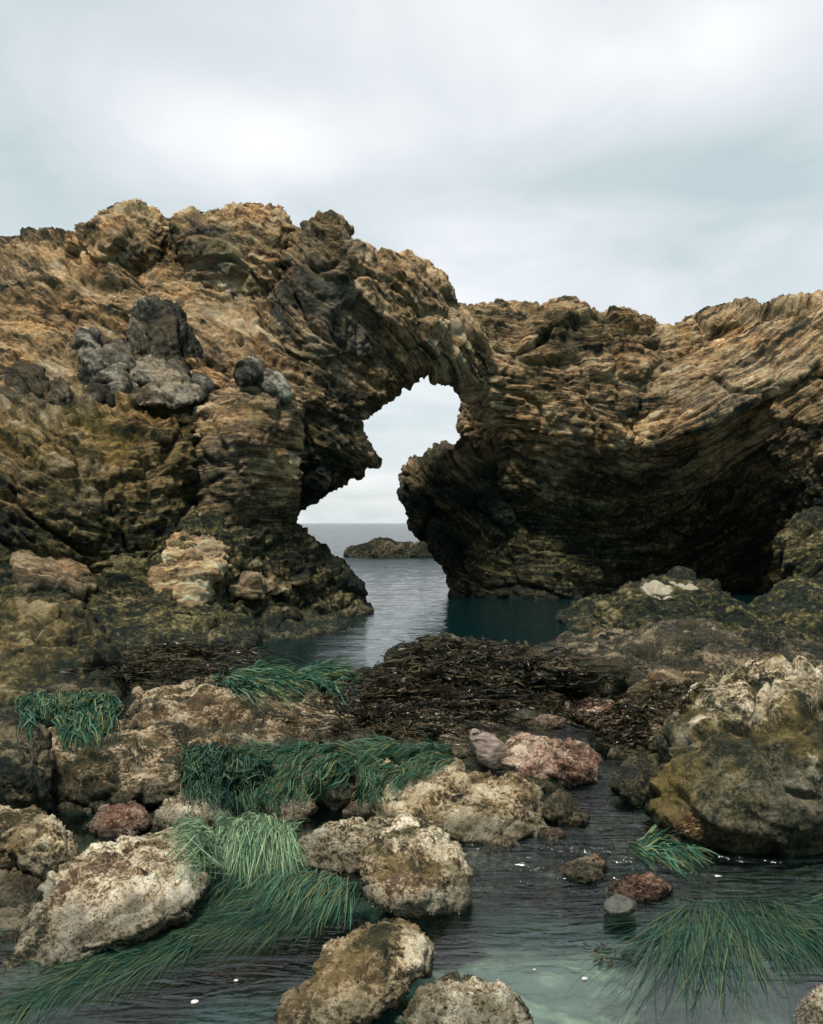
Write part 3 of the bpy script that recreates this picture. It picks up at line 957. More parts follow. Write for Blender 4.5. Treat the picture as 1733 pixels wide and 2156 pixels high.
S(B, 'dark mossy boulder at the left edge under the draped surfgrass', [(-90, 1520), (0, 1490), (50, 1500), (95, 1535), (112, 1600), (100, 1690), (0, 1740), (-90, 1720)], .50, .34, M_dark)
S('rock_slab', 'broad low ledge carrying the draped surfgrass at the left edge', [(10, 1505), (40, 1466), (120, 1455), (245, 1462), (262, 1495), (240, 1545), (120, 1560), (30, 1550)], .36, .28, M_dark)
S('rock_slab', 'long brown turf covered slab across the middle of the reef',
  [(255, 1500), (290, 1458), (400, 1447), (470, 1436), (560, 1433), (640, 1444), (710, 1458), (750, 1490), (756, 1530), (720, 1580), (600, 1612), (450, 1622), (340, 1605), (275, 1550)], .30, .20, M_brown, .55)
S('rock_slab', 'thin pale ledge between the draped surfgrass and the dark brown boulder', [(175, 1548), (225, 1518), (285, 1513), (330, 1540), (345, 1580), (200, 1592)], .24, .17, M_brown)
S(B, 'broad dark brown boulder with a pale crusted top left of centre', [(78, 1600), (112, 1548), (200, 1533), (300, 1534), (368, 1554), (404, 1600), (410, 1660), (340, 1708), (200, 1726), (100, 1712), (68, 1650)], .33, .22, M_brown, .55)
S(B, 'small brown hump with surfgrass beside the broad dark brown boulder', [(370, 1615), (400, 1565), (450, 1551), (505, 1572), (560, 1600), (540, 1665), (410, 1690)], .26, .17, M_brown)
S(B, 'small reddish weedy stone left of the small pale stone', [(175, 1740), (212, 1702), (258, 1688), (302, 1704), (318, 1738), (285, 1764), (210, 1770)], .11, .08, M_pink)
S(B, 'small pale stone behind the large cream boulder', [(328, 1728), (350, 1686), (400, 1662), (450, 1666), (484, 1690), (496, 1728), (455, 1768), (370, 1775)], .17, .11, M_cream)
S(B, 'low pink stone below the surfgrass fall', [(556, 1705), (566, 1662), (608, 1648), (652, 1668), (670, 1702), (642, 1732), (585, 1738)], .13, .09, M_pink)
S(B, 'knobbly upright mottled stone amid the surfgrass', [(634, 1648), (672, 1626), (684, 1598), (716, 1592), (746, 1610), (754, 1650), (748, 1696), (700, 1712), (650, 1685)], .30, .17, M_cream_g)
S(B, 'tiny pink stone below the knobbly mottled stone', [(720, 1708), (735, 1690), (762, 1687), (780, 1705), (765, 1724), (735, 1724)], .06, .04, M_pink)
S(B, 'flat cream and brown boulder in the centre of the reef',
  [(764, 1700), (790, 1645), (850, 1614), (930, 1608), (1000, 1624), (1080, 1626), (1124, 1650), (1152, 1692), (1146, 1750), (1080, 1790), (950, 1795), (840, 1782), (776, 1748)], .25, .16, M_cream_b, .52)
S(B, 'small brown rock tucked behind the flat cream and brown boulder', [(1128, 1720), (1150, 1680), (1180, 1664), (1212, 1690), (1232, 1716), (1190, 1742)], .14, .09, M_brown)
S(B, 'square pinkish red boulder right of the slate shard', [(1054, 1610), (1070, 1560), (1150, 1551), (1222, 1563), (1258, 1590), (1258, 1645), (1200, 1668), (1090, 1662)], .24, .18, M_pink, .6)
S(B, 'low tan rock behind the slate shard', [(924, 1580), (938, 1536), (1000, 1523), (1055, 1531), (1088, 1570), (1060, 1612), (970, 1616)], .20, .14, M_brown)
R('stone_shard', 'angular grey pink slate shard tilted on the low tan rock', [(982, 1531), (1032, 1546), (1062, 1568), (1073, 1602), (1047, 1620), (1008, 1602)], 6.15, .09, M_shard, 5, .35, 5.0, facets=.8)
S(B, 'small tan rock surrounded by dark kelp', [(795, 1550), (812, 1500), (860, 1481), (930, 1478), (980, 1494), (992, 1528), (955, 1572), (860, 1584)], .22, .15, M_brown)
S('rock_slab', 'low dark mound of rock buried in kelp at the channel edge', [(690, 1460), (760, 1420), (830, 1396), (880, 1362), (940, 1345), (1010, 1352), (1080, 1362), (1150, 1376), (1210, 1410), (1200, 1500), (1050, 1545), (900, 1545), (760, 1520)], .24, .19, M_dark, dens=0)
S(B, 'brown rock with stringy weed between the kelp and the huge boulder', [(1254, 1540), (1300, 1478), (1370, 1432), (1440, 1408), (1502, 1413), (1518, 1455), (1512, 1530), (1440, 1595), (1350, 1610), (1275, 1590)], .46, .26, M_brown)
crag_rock('broad brown reef hump with two white patches on its crest', [(1255, 1330), (1285, 1275), (1340, 1240), (1400, 1222), (1470, 1224), (1530, 1245), (1590, 1280), (1660, 1330), (1780, 1400), (1700, 1460), (1400, 1455), (1270, 1395)],
          [(1290, 1280, 11.6), (1430, 1225, 11.8), (1600, 1290, 11.6), (1750, 1390, 11), (1430, 1270, 11.0), (1350, 1330, 10.4), (1500, 1330, 10.3), (1640, 1370, 10.2), (1280, 1390, 9.9), (1450, 1440, 9.0), (1650, 1440, 9.0)], M_hump, 'wall', 1.8, .35, .028, .9, 313)
S('rock_slab', 'wide ragged brown reef slab in front of the broad hump', [(1140, 1395), (1195, 1345), (1280, 1325), (1400, 1334), (1550, 1345), (1700, 1362), (1850, 1390), (1850, 1490), (1600, 1500), (1400, 1490), (1250, 1475), (1150, 1445)], .50, .37, M_reef)
S(B, 'dark flat rock at the right edge behind the huge boulder', [(1480, 1455), (1560, 1405), (1680, 1390), (1850, 1410), (1850, 1540), (1600, 1550)], .45, .3, M_dark)
S(B, 'huge pale topped boulder filling the right edge', [(1362, 1680), (1384, 1602), (1418, 1532), (1480, 1470), (1560, 1425), (1650, 1408), (1760, 1404), (1900, 1450), (2020, 1600), (2000, 1760), (1800, 1815), (1600, 1822), (1480, 1800), (1400, 1752)],
  .80, .43, M_big, .5, 1.0, .26, .9)
S(B, 'dark rock in the narrow channel left of the huge boulder', [(1282, 1655), (1325, 1595), (1380, 1602), (1404, 1665), (1340, 1708)], .2, .13, M_dark)
S(B, 'pinkish weedy rock between the kelp bed and the stringy brown rock', [(1192, 1505), (1230, 1478), (1290, 1480), (1304, 1514), (1250, 1536)], .16, .1, M_pink)
# foreground
S(B, 'pale barnacled boulder at the left edge behind the large cream boulder', [(-80, 1760), (-20, 1712), (30, 1700), (75, 1702), (122, 1735), (158, 1778), (166, 1810), (120, 1848), (30, 1860), (-80, 1850)], .24, .16, M_cream_b)
S(B, 'large cream barnacled boulder in the left foreground', [(8, 2025), (34, 1962), (82, 1905), (110, 1842), (170, 1800), (260, 1768), (350, 1754), (414, 1753), (440, 1800), (438, 1872), (384, 1930), (280, 1982), (170, 2038), (90, 2075), (20, 2072)], .22, .13, M_cream, .5, .85)
S(B, 'dark yellowish rock under water at the left edge', [(-80, 1860), (20, 1832), (85, 1850), (92, 1920), (50, 2000), (-80, 2030)], .05, .02, M_brown)
S(B, 'left low lobe of the two pale rocks beside the surfgrass tuft', [(618, 1800), (655, 1757), (720, 1734), (785, 1732), (835, 1740), (870, 1795), (800, 1842), (720, 1848), (640, 1828)], .13, .09, M_cream)
S(B, 'taller rounded pale rock at the edge of the pool centre', [(764, 1815), (797, 1752), (850, 1724), (910, 1738), (964, 1788), (990, 1845), (976, 1912), (912, 1942), (840, 1925), (780, 1885)], .27, .17, M_cream_g)
S(B, 'small brown lobe at the base of the taller rounded pale rock', [(776, 1880), (800, 1832), (850, 1813), (905, 1830), (948, 1872), (934, 1918), (880, 1938), (812, 1918)], .18, .145, M_cream)
S(B, 'sloping pale rock at the bottom centre between both pools', [(580, 2160), (606, 2112), (668, 2070), (690, 2010), (740, 1970), (800, 1948), (872, 1953), (910, 1990), (904, 2045), (852, 2096), (802, 2150), (740, 2200), (640, 2220)], .20, .12, M_cream_b)
S(B, 'pale rock cut off by the bottom edge right of centre', [(842, 2160), (888, 2092), (940, 2057), (1000, 2059), (1062, 2084), (1106, 2132), (1128, 2190), (1000, 2270), (880, 2240)], .14, .09, M_cream_g)
R(B, 'small pale rock tip in the bottom right corner', [(1680, 2160), (1700, 2115), (1745, 2088), (1810, 2150), (1750, 2220)], 3.05, .12, M_cream, 6)
R('stone', 'dark angular stone sunk in the pool below the rippled shallows', [(1264, 1902), (1300, 1883), (1338, 1894), (1338, 1916), (1306, 1938), (1280, 1922)], 3.92, .07, M_stone, 5, .5, 4.0, facets=.8)
R('stone', 'orange stone lying just under the rippled shallows', [(1162, 1848), (1198, 1826), (1250, 1804), (1290, 1802), (1274, 1832), (1200, 1860)], 4.46, .09, M_pink, 6)
R('stone', 'pinkish flat stone under the rippled shallows', [(1262, 1892), (1300, 1860), (1370, 1847), (1412, 1870), (1384, 1898), (1300, 1910)], 4.2, .1, M_pink, 6)

# ------------------------------------------------------------------ sea bed
def fan_grid(ys, half_k, half_c, nx):
    t = np.linspace(-1, 1, nx)
    Y = np.repeat(ys[:, None], nx, 1)
    X = t[None] * (half_k * ys[:, None] + half_c)
    ny = len(ys)
    idx = np.arange(ny * nx).reshape(ny, nx)
    f = np.stack([idx[:-1, :-1], idx[:-1, 1:], idx[1:, 1:], idx[1:, :-1]], -1).reshape(-1, 4)
    return X.ravel(), Y.ravel(), f


def sm(x, a, b):
    t = np.clip((x - a) / (b - a), 0, 1)
    return t * t * (3 - 2 * t)


ys = np.concatenate([np.geomspace(1.2, 13, 620), np.geomspace(13.2, 90, 70), np.geomspace(95, 6500, 20)])
X, Y, f = fan_grid(ys, .62, 2.2, 620)
V = np.c_[X, Y, X * 0].astype(F)
pool = sm(Y, 4.75, 4.2)                                  # near tide pool, sandy
pool = np.maximum(pool, 0)
sea = sm(Y + .25 * X, 9.3, 12.0)
z = -.17 - .10 * pool
z = z + (1 - sea) * (1 - .75 * pool) * (.15 * fbm(V * F(1.9), 4, 201, ridged=True) + .045 * fbm(V * F(7), 3, 205, ridged=True))
z = z + pool * .03 * fbm(V * F(2.2), 4, 207)
z = z + (.012 * fbm(V * F(24), 3, 211)) * (1 - .5 * pool)
z = z - sea * (1.3 + 3.0 * sm(Y, 18, 40)) + sea * .25 * fbm(V * F(.8), 3, 215)
# a channel through the reef on the right
ch = np.exp(-((X - .19 * Y) / .32) ** 2) * sm(Y, 10, 8) * sm(Y, 4.2, 5)
z = z - .14 * ch
V[:, 2] = z


def bed_mat():
    t = NT('reef and pool bed')
    p = t.pos()
    n1 = t.noise(p, 2.0, 5, .6, .8)
    n2 = t.noise(p, 12, 6, .7, .4)
    n3 = t.noise(p, 60, 5, .7)
    f = t.math('MULTIPLY_ADD', n2, .6, t.math('MULTIPLY', n3, .5))
    reef = t.ramp(f, [(.35, (.006, .009, .006)), (.52, (.024, .022, .012)), (.62, (.070, .050, .030)), (.78, (.20, .15, .095))])
    pk = t.step(t.math('MULTIPLY_ADD', n2, .4, n1), .66, .9)
    reef = t.mix(t.math('MULTIPLY', pk, .5), reef, (.13, .055, .045))
    sandn = t.noise(p, 3.2, 5, .55, 1.2)
    sand = t.ramp(t.math('MULTIPLY_ADD', n3, .12, sandn), [(.40, (.115, .118, .108)), (.54, (.19, .18, .15)), (.66, (.38, .34, .25))])
    s = t.attr('sand', 'Fac')
    deep = t.attr('deep', 'Fac')
    col = t.mix(s, reef, sand)
    col = t.mix(deep, col, t.mix(t.step(n2, .40, .62), (.005, .034, .034), (.022, .060, .050)))
    t.principled(col, .8, t.bump(n2, .03, .6), .2)
    return t.m


mask = pool * sm(X + .10 * fbm(V * F(2), 3, 231), -.05, .25) * sm(X, 2.4, 1.5) * sm(Y + .15 * fbm(V * F(2.5), 3, 233), 4.25, 3.95)
mask = np.maximum(mask, .35 * pool * sm(Y, 3.6, 3.2))
tag(make_mesh('seabed', V, f, bed_mat(), attrs={'sand': mask, 'deep': np.maximum(sea, .85 * pool * (1 - mask))}), kind='structure')

bpy.context.view_layer.update()
DG = bpy.context.evaluated_depsgraph_get()
EYE = Vector((0, 0, H))


def cast(px, py, zmin=None):
    """first rock or bed surface seen along this ray, or the plane z=zmin if that comes first"""
    ray = Vector(at(px, py, 1.0)) - EYE
    ok, loc, nor, *_ = scene.ray_cast(DG, EYE, ray.normalized())
    if zmin is not None and ray.z < 0:
        t = (zmin - H) / ray.z
        P = EYE + ray * t
        if not ok or (P - EYE).length < (loc - EYE).length:
            return P, Vector((0, 0, 1))
    if ok and nor.dot(ray) > 0:
        nor = -nor
    return (loc, nor) if ok else (None, None)


# ------------------------------------------------------------------ blades
def ribbons(name, paths, widths, mat, label, cat, group=None, flat=1.3, kind=None, seed=0, taper=1.0):
    """paths: list of (k,3) arrays, one ribbon each, joined in one mesh"""
    rg = np.random.default_rng(seed)
    vs, fs, rs, base = [], [], [], 0
    for P, wd in zip(paths, widths):
        P = np.asarray(P)
        k = len(P)
        T = np.gradient(P, axis=0)
        T /= np.linalg.norm(T, axis=1, keepdims=True) + 1e-9
        up = np.array([0, 0, 1.0]) + rg.normal(0, flat, 3)
        side = np.cross(T, up)
        side /= np.linalg.norm(side, axis=1, keepdims=True) + 1e-9
        s = np.linspace(0, 1, k)
        w = wd * (1 - taper * s ** 2.5) * .5 + wd * .06
        vs.append(np.stack([P - side * w[:, None], P + side * w[:, None]], 1).reshape(-1, 3))
        i = base + np.arange(k - 1) * 2
        fs.append(np.stack([i, i + 1, i + 3, i + 2], 1))
        rs.append(np.full(2 * k, rg.random()))
        base += 2 * k
    v, f, r = np.concatenate(vs), np.concatenate(fs), np.concatenate(rs)
    o = make_mesh(name, v, f, mat, attrs={'rnd': r}, origin=v.mean(0))
    return tag(o, label, cat, group, kind)


def inside(px, py, poly):
    c = False
    n = len(poly)
    for i in range(n):
        x0, y0 = poly[i]
        x1, y1 = poly[(i + 1) % n]
        if (y0 > py) != (y1 > py) and px < (x1 - x0) * (py - y0) / (y1 - y0) + x0:
            c = not c
    return c


def flow_paths(roots, n, flow, length, k=9, lift=(.004, .03), zw=None, wob=.17, seed=1, jump=.22, maxz=9, swirl=.9, thr=-.12):
    """blades rooted inside the polygon, combed along flow(px,py)->(dx,dy) over whatever surface lies there"""
    rg = random.Random(seed)
    xs = [p[0] for p in roots]
    ysq = [p[1] for p in roots]
    out = []
    tries = 0
    while len(out) < n and tries < n * 5:
        tries += 1
        px, py = rg.uniform(min(xs), max(xs)), rg.uniform(min(ysq), max(ysq))
        if not inside(px, py, roots):
            continue
        if pn(np.array([[px / 26, py / 18, seed]]), seed)[0] + rg.gauss(0, .22) < thr:
            continue
        L = rg.uniform(*length)
        ph, am = rg.uniform(0, 6.3), rg.gauss(0, wob)
        lf = rg.uniform(*lift)
        pts, last = [], None
        bend = rg.gauss(0, wob)
        for j in range(k):
            loc, nor = cast(px, py, zw)
            if loc is None:
                break
            if loc.z > maxz or (last is not None and (loc - last).length > jump):
                break
            last = loc
            s = j / (k - 1)
            q = loc + nor * (lf * (.3 + 1.2 * math.sin(s * 3.14)) + .002)
            pts.append((q.x, q.y, q.z))
            dx, dy = flow(px, py)
            if j == 0:
                sw = swirl * pn(np.array([[px / 34, py / 22, seed + .5]]), seed + 7)[0]
            l = math.hypot(dx, dy) + 1e-9
            dx, dy = dx / l, dy / l
            a = bend + sw + am * math.sin(ph + s * 5)
            dx, dy = dx * math.cos(a) - dy * math.sin(a), dx * math.sin(a) + dy * math.cos(a)
            px += dx * L / (k - 1)
            py += dy * L / (k - 1)
        if len(pts) >= 4:
            out.append(np.array(pts))
    return out


def widths(paths, a, b, seed=3):
    rg = random.Random(seed)
    return [rg.uniform(a * .7, b) * (1.8 if rg.random() < .08 else 1) for _ in paths]


G = 'surfgrass'
# draped bank at the far left
p = flow_paths([(30, 1470), (90, 1462), (240, 1466), (245, 1490), (150, 1505), (40, 1498)], 3600, lambda x, y: (.35 if x < 140 else -.25, 1), (20, 90), zw=0, jump=.9, thr=-.6, seed=11, lift=(.01, .06))
ribbons(G, p, widths(p, .005, .010), M_grass, 'bright green surfgrass draped over the rocks at the left edge', 'seagrass', 'surfgrass clumps on the reef')
p = flow_paths([(440, 1424), (560, 1408), (690, 1422), (700, 1440), (560, 1436), (450, 1440)], 1500, lambda x, y: (1, .12), (40, 110), zw=.01, jump=1.4, thr=-.6, seed=12, lift=(.01, .05))
ribbons(G, p, widths(p, .006, .012), M_grass, 'thin bright green surfgrass strip behind the long brown slab', 'seagrass', 'surfgrass clumps on the reef')
p = flow_paths([(385, 1570), (470, 1565), (560, 1590), (570, 1640), (480, 1650), (395, 1620)], 2000, lambda x, y: (.15 * math.sin(x * .05), 1), (20, 100), zw=0, jump=0.6, thr=-.35, seed=13, lift=(.005, .045))
ribbons(G, p, widths(p, .004, .008), M_grass_d, 'dark green surfgrass hanging beside the broad dark brown boulder', 'seagrass', 'surfgrass clumps on the reef')
p = flow_paths([(565, 1580), (640, 1560), (740, 1575), (780, 1590), (690, 1620), (600, 1650), (570, 1630)], 2600, lambda x, y: (-.9, .75), (50, 110), zw=0, jump=0.6, thr=-.4, seed=14, lift=(.005, .05))
ribbons(G, p, widths(p, .0025, .0055), M_grass, 'green surfgrass swept left above the low pink stone', 'seagrass', 'surfgrass clumps on the reef')
p = flow_paths([(730, 1585), (840, 1570), (950, 1572), (960, 1600), (860, 1612), (740, 1612)], 2000, lambda x, y: (-1, .22), (50, 120), zw=0, jump=0.6, thr=-.4, seed=15, lift=(.005, .05))
ribbons(G, p, widths(p, .0025, .0055), M_grass, 'green surfgrass band along the back of the flat cream boulder', 'seagrass', 'surfgrass clumps on the reef')
p = flow_paths([(750, 1610), (800, 1612), (795, 1630), (752, 1635)], 700, lambda x, y: (-.18, 1), (45, 85), zw=0, jump=0.5, seed=16, lift=(.005, .04))
ribbons(G, p, widths(p, .0025, .005), M_grass, 'narrow fall of surfgrass between mottled stone and flat cream boulder', 'seagrass', 'surfgrass clumps on the reef')
p = flow_paths([(425, 1760), (470, 1742), (560, 1735), (615, 1745), (622, 1775), (560, 1790), (440, 1800)], 2300, lambda x, y: ((x - 545) / 150 - .25, 1), (50, 100), zw=0, seed=17, lift=(.01, .09), wob=.34, jump=.16)
ribbons(G, p, widths(p, .002, .0045), M_grass_l, 'pale tousled surfgrass tuft right of the large cream boulder', 'seagrass', 'surfgrass clumps on the reef')
p = flow_paths([(440, 1840), (560, 1825), (760, 1855), (780, 1875), (620, 1925), (480, 1960), (300, 2050), (150, 2080), (60, 2130), (60, 2085), (220, 2010), (400, 1940)], 8500,
               lambda x, y: (-1, .42 + .1 * math.sin(x * .012)), (60, 230), k=12, zw=-.016, seed=18, lift=(0, .018), wob=.2, maxz=.02, swirl=.35)
ribbons(G, p, widths(p, .0011, .0026), M_grass_d, 'long dark surfgrass streaming left across the foreground pool', 'seagrass', 'surfgrass clumps on the reef', flat=.3)
p = flow_paths([(440, 1815), (560, 1810), (690, 1830), (780, 1870), (700, 1880), (560, 1850), (470, 1860)], 800,
               lambda x, y: (-.8 + (x - 600) / 300, .6), (50, 120), k=10, zw=-.004, seed=19, lift=(.003, .03), wob=.2, maxz=.12)
ribbons(G, p, widths(p, .002, .004), M_grass, 'bright surfgrass fringe below the pale tousled tuft', 'seagrass', 'surfgrass clumps on the reef', flat=.3)
p = flow_paths([(1390, 1915), (1430, 1895), (1500, 1890), (1600, 1885), (1690, 1900), (1760, 1960), (1700, 1975), (1560, 1930), (1480, 1940), (1400, 1950)], 2400,
               lambda x, y: ((x - 1480) / 100 * .9 , 1 + abs(y - 1890) / 200), (60, 320), k=13, zw=-.018, seed=20, lift=(0, .022), wob=.24, maxz=.05, swirl=.5)
ribbons(G, p, widths(p, .0013, .003), M_grass_d, 'dark surfgrass fan spreading over the sandy pool at lower right', 'seagrass', 'surfgrass clumps on the reef', flat=.3)
p = flow_paths([(1320, 1775), (1370, 1765), (1430, 1780), (1440, 1800), (1380, 1810), (1330, 1800)], 350, lambda x, y: (1, .25), (40, 90), zw=-.005, seed=21)
ribbons(G, p, widths(p, .004, .008), M_grass, 'small bright surfgrass wisp at the foot of the huge boulder', 'seagrass', 'surfgrass clumps on the reef')


def tangle(poly, n, L, wd, seed, lift=(.02, .12), k=12, turn=.7, zw=0.0, jump=.5):
    """kelp lying tangled over the rocks"""
    rg = random.Random(seed)
    xs = [q[0] for q in poly]
    yq = [q[1] for q in poly]
    out, wds = [], []
    while len(out) < n:
        px, py = rg.uniform(min(xs), max(xs)), rg.uniform(min(yq), max(yq))
        if not inside(px, py, poly):
            continue
        loc, nor = cast(px, py, zw)
        if loc is None:
            continue
        a = rg.uniform(0, 6.28)
        l = rg.uniform(*L) / (k - 1)
        lf = rg.uniform(*lift)
        ph = rg.uniform(0, 6)
        P = []
        kx, ky = px, py
        sc = K / loc.y
        for j in range(k):
            s = j / (k - 1)
            lo, no = cast(kx, ky, zw)
            if lo is None or (P and (Vector(P[-1]) - lo).length > jump):
                break
            q = lo + no * (.006 + lf * abs(math.sin(ph + s * 5)) * math.sin(math.pi * min(1, s + .1)))
            P.append((q.x, q.y, q.z))
            a += rg.gauss(0, turn)
            kx += math.cos(a) * l * sc
            ky += math.sin(a) * l * sc * max(.22, H / loc.y)
        if len(P) > 4:
            P = np.array(P)
            out.append(P)
            wds.append(rg.uniform(*wd))
    return out, wds


p, w = tangle([(740, 1445), (780, 1410), (850, 1378), (940, 1345), (1080, 1362), (1190, 1385), (1200, 1440), (1120, 1480), (1000, 1500), (850, 1480), (770, 1470)], 850, (.3, .95), (.006, .018), 31, lift=(.01, .10), k=16, turn=.32, jump=1.0)
ribbons('kelp_heap', p, w, M_kelp, 'dark brown kelp heaped on the mound at the channel edge', 'kelp', flat=1.2, taper=.7)
p, w = tangle([(750, 1480), (1000, 1490), (1230, 1450), (1240, 1515), (1110, 1540), (970, 1520), (800, 1560), (740, 1540)], 420, (.3, .9), (.005, .014), 32, lift=(.008, .06), k=16, turn=.32, jump=.7)
ribbons('kelp_heap', p, w, M_kelp, 'loose dark kelp strands around the small tan rock', 'kelp', flat=1.2, taper=.7)
p, w = tangle([(1260, 1500), (1400, 1440), (1470, 1430), (1430, 1500), (1350, 1570), (1270, 1570)], 350, (.12, .4), (.005, .012), 33, lift=(.01, .05), jump=.5)
ribbons('kelp_heap', p, w, M_kelp, 'stringy dark kelp draped on the brown rock near the huge boulder', 'kelp', flat=2.0, taper=.7)
p, w = tangle([(240, 1370), (420, 1350), (560, 1380), (560, 1420), (300, 1440), (240, 1420)], 300, (.3, .9), (.006, .016), 34, lift=(.01, .07), k=16, turn=.32, jump=1.0)
ribbons('kelp_heap', p, w, M_kelp, 'dark kelp washed against the cliff shelf left of the channel', 'kelp', flat=1.2, taper=.7)
p, w = tangle([(1240, 1990), (1290, 1985), (1330, 2005), (1310, 2035), (1250, 2030)], 14, (.05, .16), (.008, .014), 35, lift=(0, .004), zw=.001)
ribbons('kelp_fragments', p, w, M_kelp, 'dark scraps of weed floating on the sandy pool', 'seaweed', flat=.2)
for k, (poly, n, lab) in enumerate([
        ([(1420, 1730), (1460, 1715), (1482, 1735), (1470, 1765), (1430, 1765)], 260, 'orange red algae tuft low on the huge boulder'),
        ([(1170, 1590), (1230, 1580), (1250, 1620), (1200, 1645)], 160, 'dull red algae tuft on the square pinkish red boulder'),
        ([(205, 1715), (260, 1700), (300, 1720), (240, 1750)], 200, 'reddish algae tuft on the small reddish weedy stone')]):
    p, w = tangle(poly, n // 2, (.018, .045), (.002, .005), 40 + k, lift=(.003, .014), k=6, turn=.5)
    ribbons('red_algae', p, w, M_redalg, lab, 'algae', flat=1.2)

# scrub along the crests
p = []
rg = random.Random(5)
for o_poly in ([(60, 498), (165, 494)], [(200, 462), (330, 446)], [(385, 460), (600, 446)], [(780, 537), (935, 605)], [(1000, 646), (1330, 660)], [(1450, 682), (1709, 636)]):
    (x0, y0), (x1, y1) = o_poly
    for _ in range(int((x1 - x0) * .34)):
        t = rg.random()
        px, py = x0 + (x1 - x0) * t, y0 + (y1 - y0) * t - 25
        dn = pn(np.array([[px / 30, 3.3, 1.7]]), 71)[0]
        if dn < .08:
            continue
        loc = None
        for s in range(30):
            loc, nor = cast(px, py)
            if loc is not None and loc.y < 30:
                break
            py += 3
            loc = None
        if loc is None:
            continue
        for b in range(7):
            a, e, L = rg.uniform(0, 6.28), rg.uniform(.2, 1.4), rg.uniform(.02, .06) * (1 + 2.2 * dn)
            d = Vector((math.cos(a) * math.cos(e), math.sin(a) * math.cos(e), math.sin(e)))
            q = loc + Vector((rg.gauss(0, .015), rg.gauss(0, .02) + .05, -.03))
            p.append(np.array([tuple(q + d * (L * j / 3) - Vector((0, 0, L * .25 * (j / 3) ** 2))) for j in range(4)]))
if p:
    ribbons('crest_scrub', p, widths(p, .012, .03), M_dry, 'sparse dry scrub along the cliff crest', 'scrub', kind='stuff')

# shells and foam flecks on the pools
for px, py, s, lab in [(1231, 2060, .016, 'white shell lying right of centre in the sandy pool'),
                       (410, 2109, .020, 'larger white shell among the streaming surfgrass'),
                       (497, 2064, .012, 'small white shell above the larger one in the streaming surfgrass'),
                       (881, 2078, .011, 'white shell beside the sloping pale rock at bottom centre'),
                       (1125, 2041, .008, 'tiny white shell fleck in the middle of the sandy pool')]:
    v, ff = ico(4)
    C = at(px, py, depth_of(py, .004))
    q = v * np.array([1.2, .9, .45], F) * F(s * .5)
    q = q * (1 + .12 * np.cos(np.arctan2(v[:, 1], v[:, 0]) * 9) * (v[:, 2] > 0))[:, None] + (pn(v * F(2), 5) * .12 * s)[:, None]
    tag(make_mesh('shell', q + C, ff, M_shell, origin=C), lab, 'shell')

# loose stones in the gaps of the reef
protos = []
for k in range(4):
    v, ff = ico(5)
    q = v * np.array([1.25, .95, .6], F)
    c1, c2 = cells(v * F(1.6), 300 + k)
    q = q * (1 + .22 * fbm(v * F(1.4), 3, 310 + k) + .25 * (c1 - .5))[:, None] + .04 * fbm(v * F(7), 3, 320 + k)[:, None] * v
    o = make_mesh('reef_stone', q, ff, [M_dark, M_brown, M_pink, M_reef][k])
    protos.append(o)
used = [False] * 4
rg = random.Random(77)
count = 0
while count < 230:
    py = rg.uniform(1470, 1900)
    px = rg.uniform(0, 1480)
    loc, nor = cast(px, py)
    if loc is None or loc.z > .0 or loc.y > 9.5 or (px < 990 and py > 1700) or (loc.y < 4.15 and rg.random() < .8):
        continue
    k = rg.randrange(4)
    s = rg.uniform(.035, .09) * (1 + max(0, loc.y - 4.6) * .35)
    if used[k]:
        o = protos[k].copy()
        COL.objects.link(o)
    else:
        o = protos[k]
        used[k] = True
    o.location = (loc.x, loc.y, loc.z + s * .15)
    o.scale = (s, s, s)
    o.rotation_euler = (rg.uniform(-.3, .3), rg.uniform(-.3, .3), rg.uniform(0, 6.28))
    tag(o, ['dark weedy pebble in the shallow reef gaps', 'brown crusted pebble in the shallow reef gaps', 'pinkish pebble in the shallow reef gaps', 'olive brown turfy pebble in the shallow reef gaps'][k],
        'stone', ['dark pebbles in the reef', 'brown pebbles in the reef', 'pink pebbles in the reef', 'olive pebbles in the reef'][k])
    count += 1

# ------------------------------------------------------------------ water
ys = np.concatenate([np.geomspace(1.0, 8, 90), np.geomspace(8.05, 70, 620), np.geomspace(72, 6000, 60)])
X, Y, f = fan_grid(ys, .75, 2.5, 420)
V = np.c_[X, Y, X * 0].astype(F)
chop = sm(Y + .3 * X, 7.5, 11.0)
fade = sm(Y, 70, 30)
q = V + np.c_[pn(V * F(.4), 401), pn(V * F(.4), 402), X * 0].astype(F) * .5
z = .012 * fbm(q * np.array([.9, 1.6, 1], F), 3, 411, gain=.55) + .004 * fbm(q * np.array([2.6, 5.0, 1], F), 2, 415, ridged=True)
V[:, 2] = z * chop * fade * sm(Y, 0, 1)


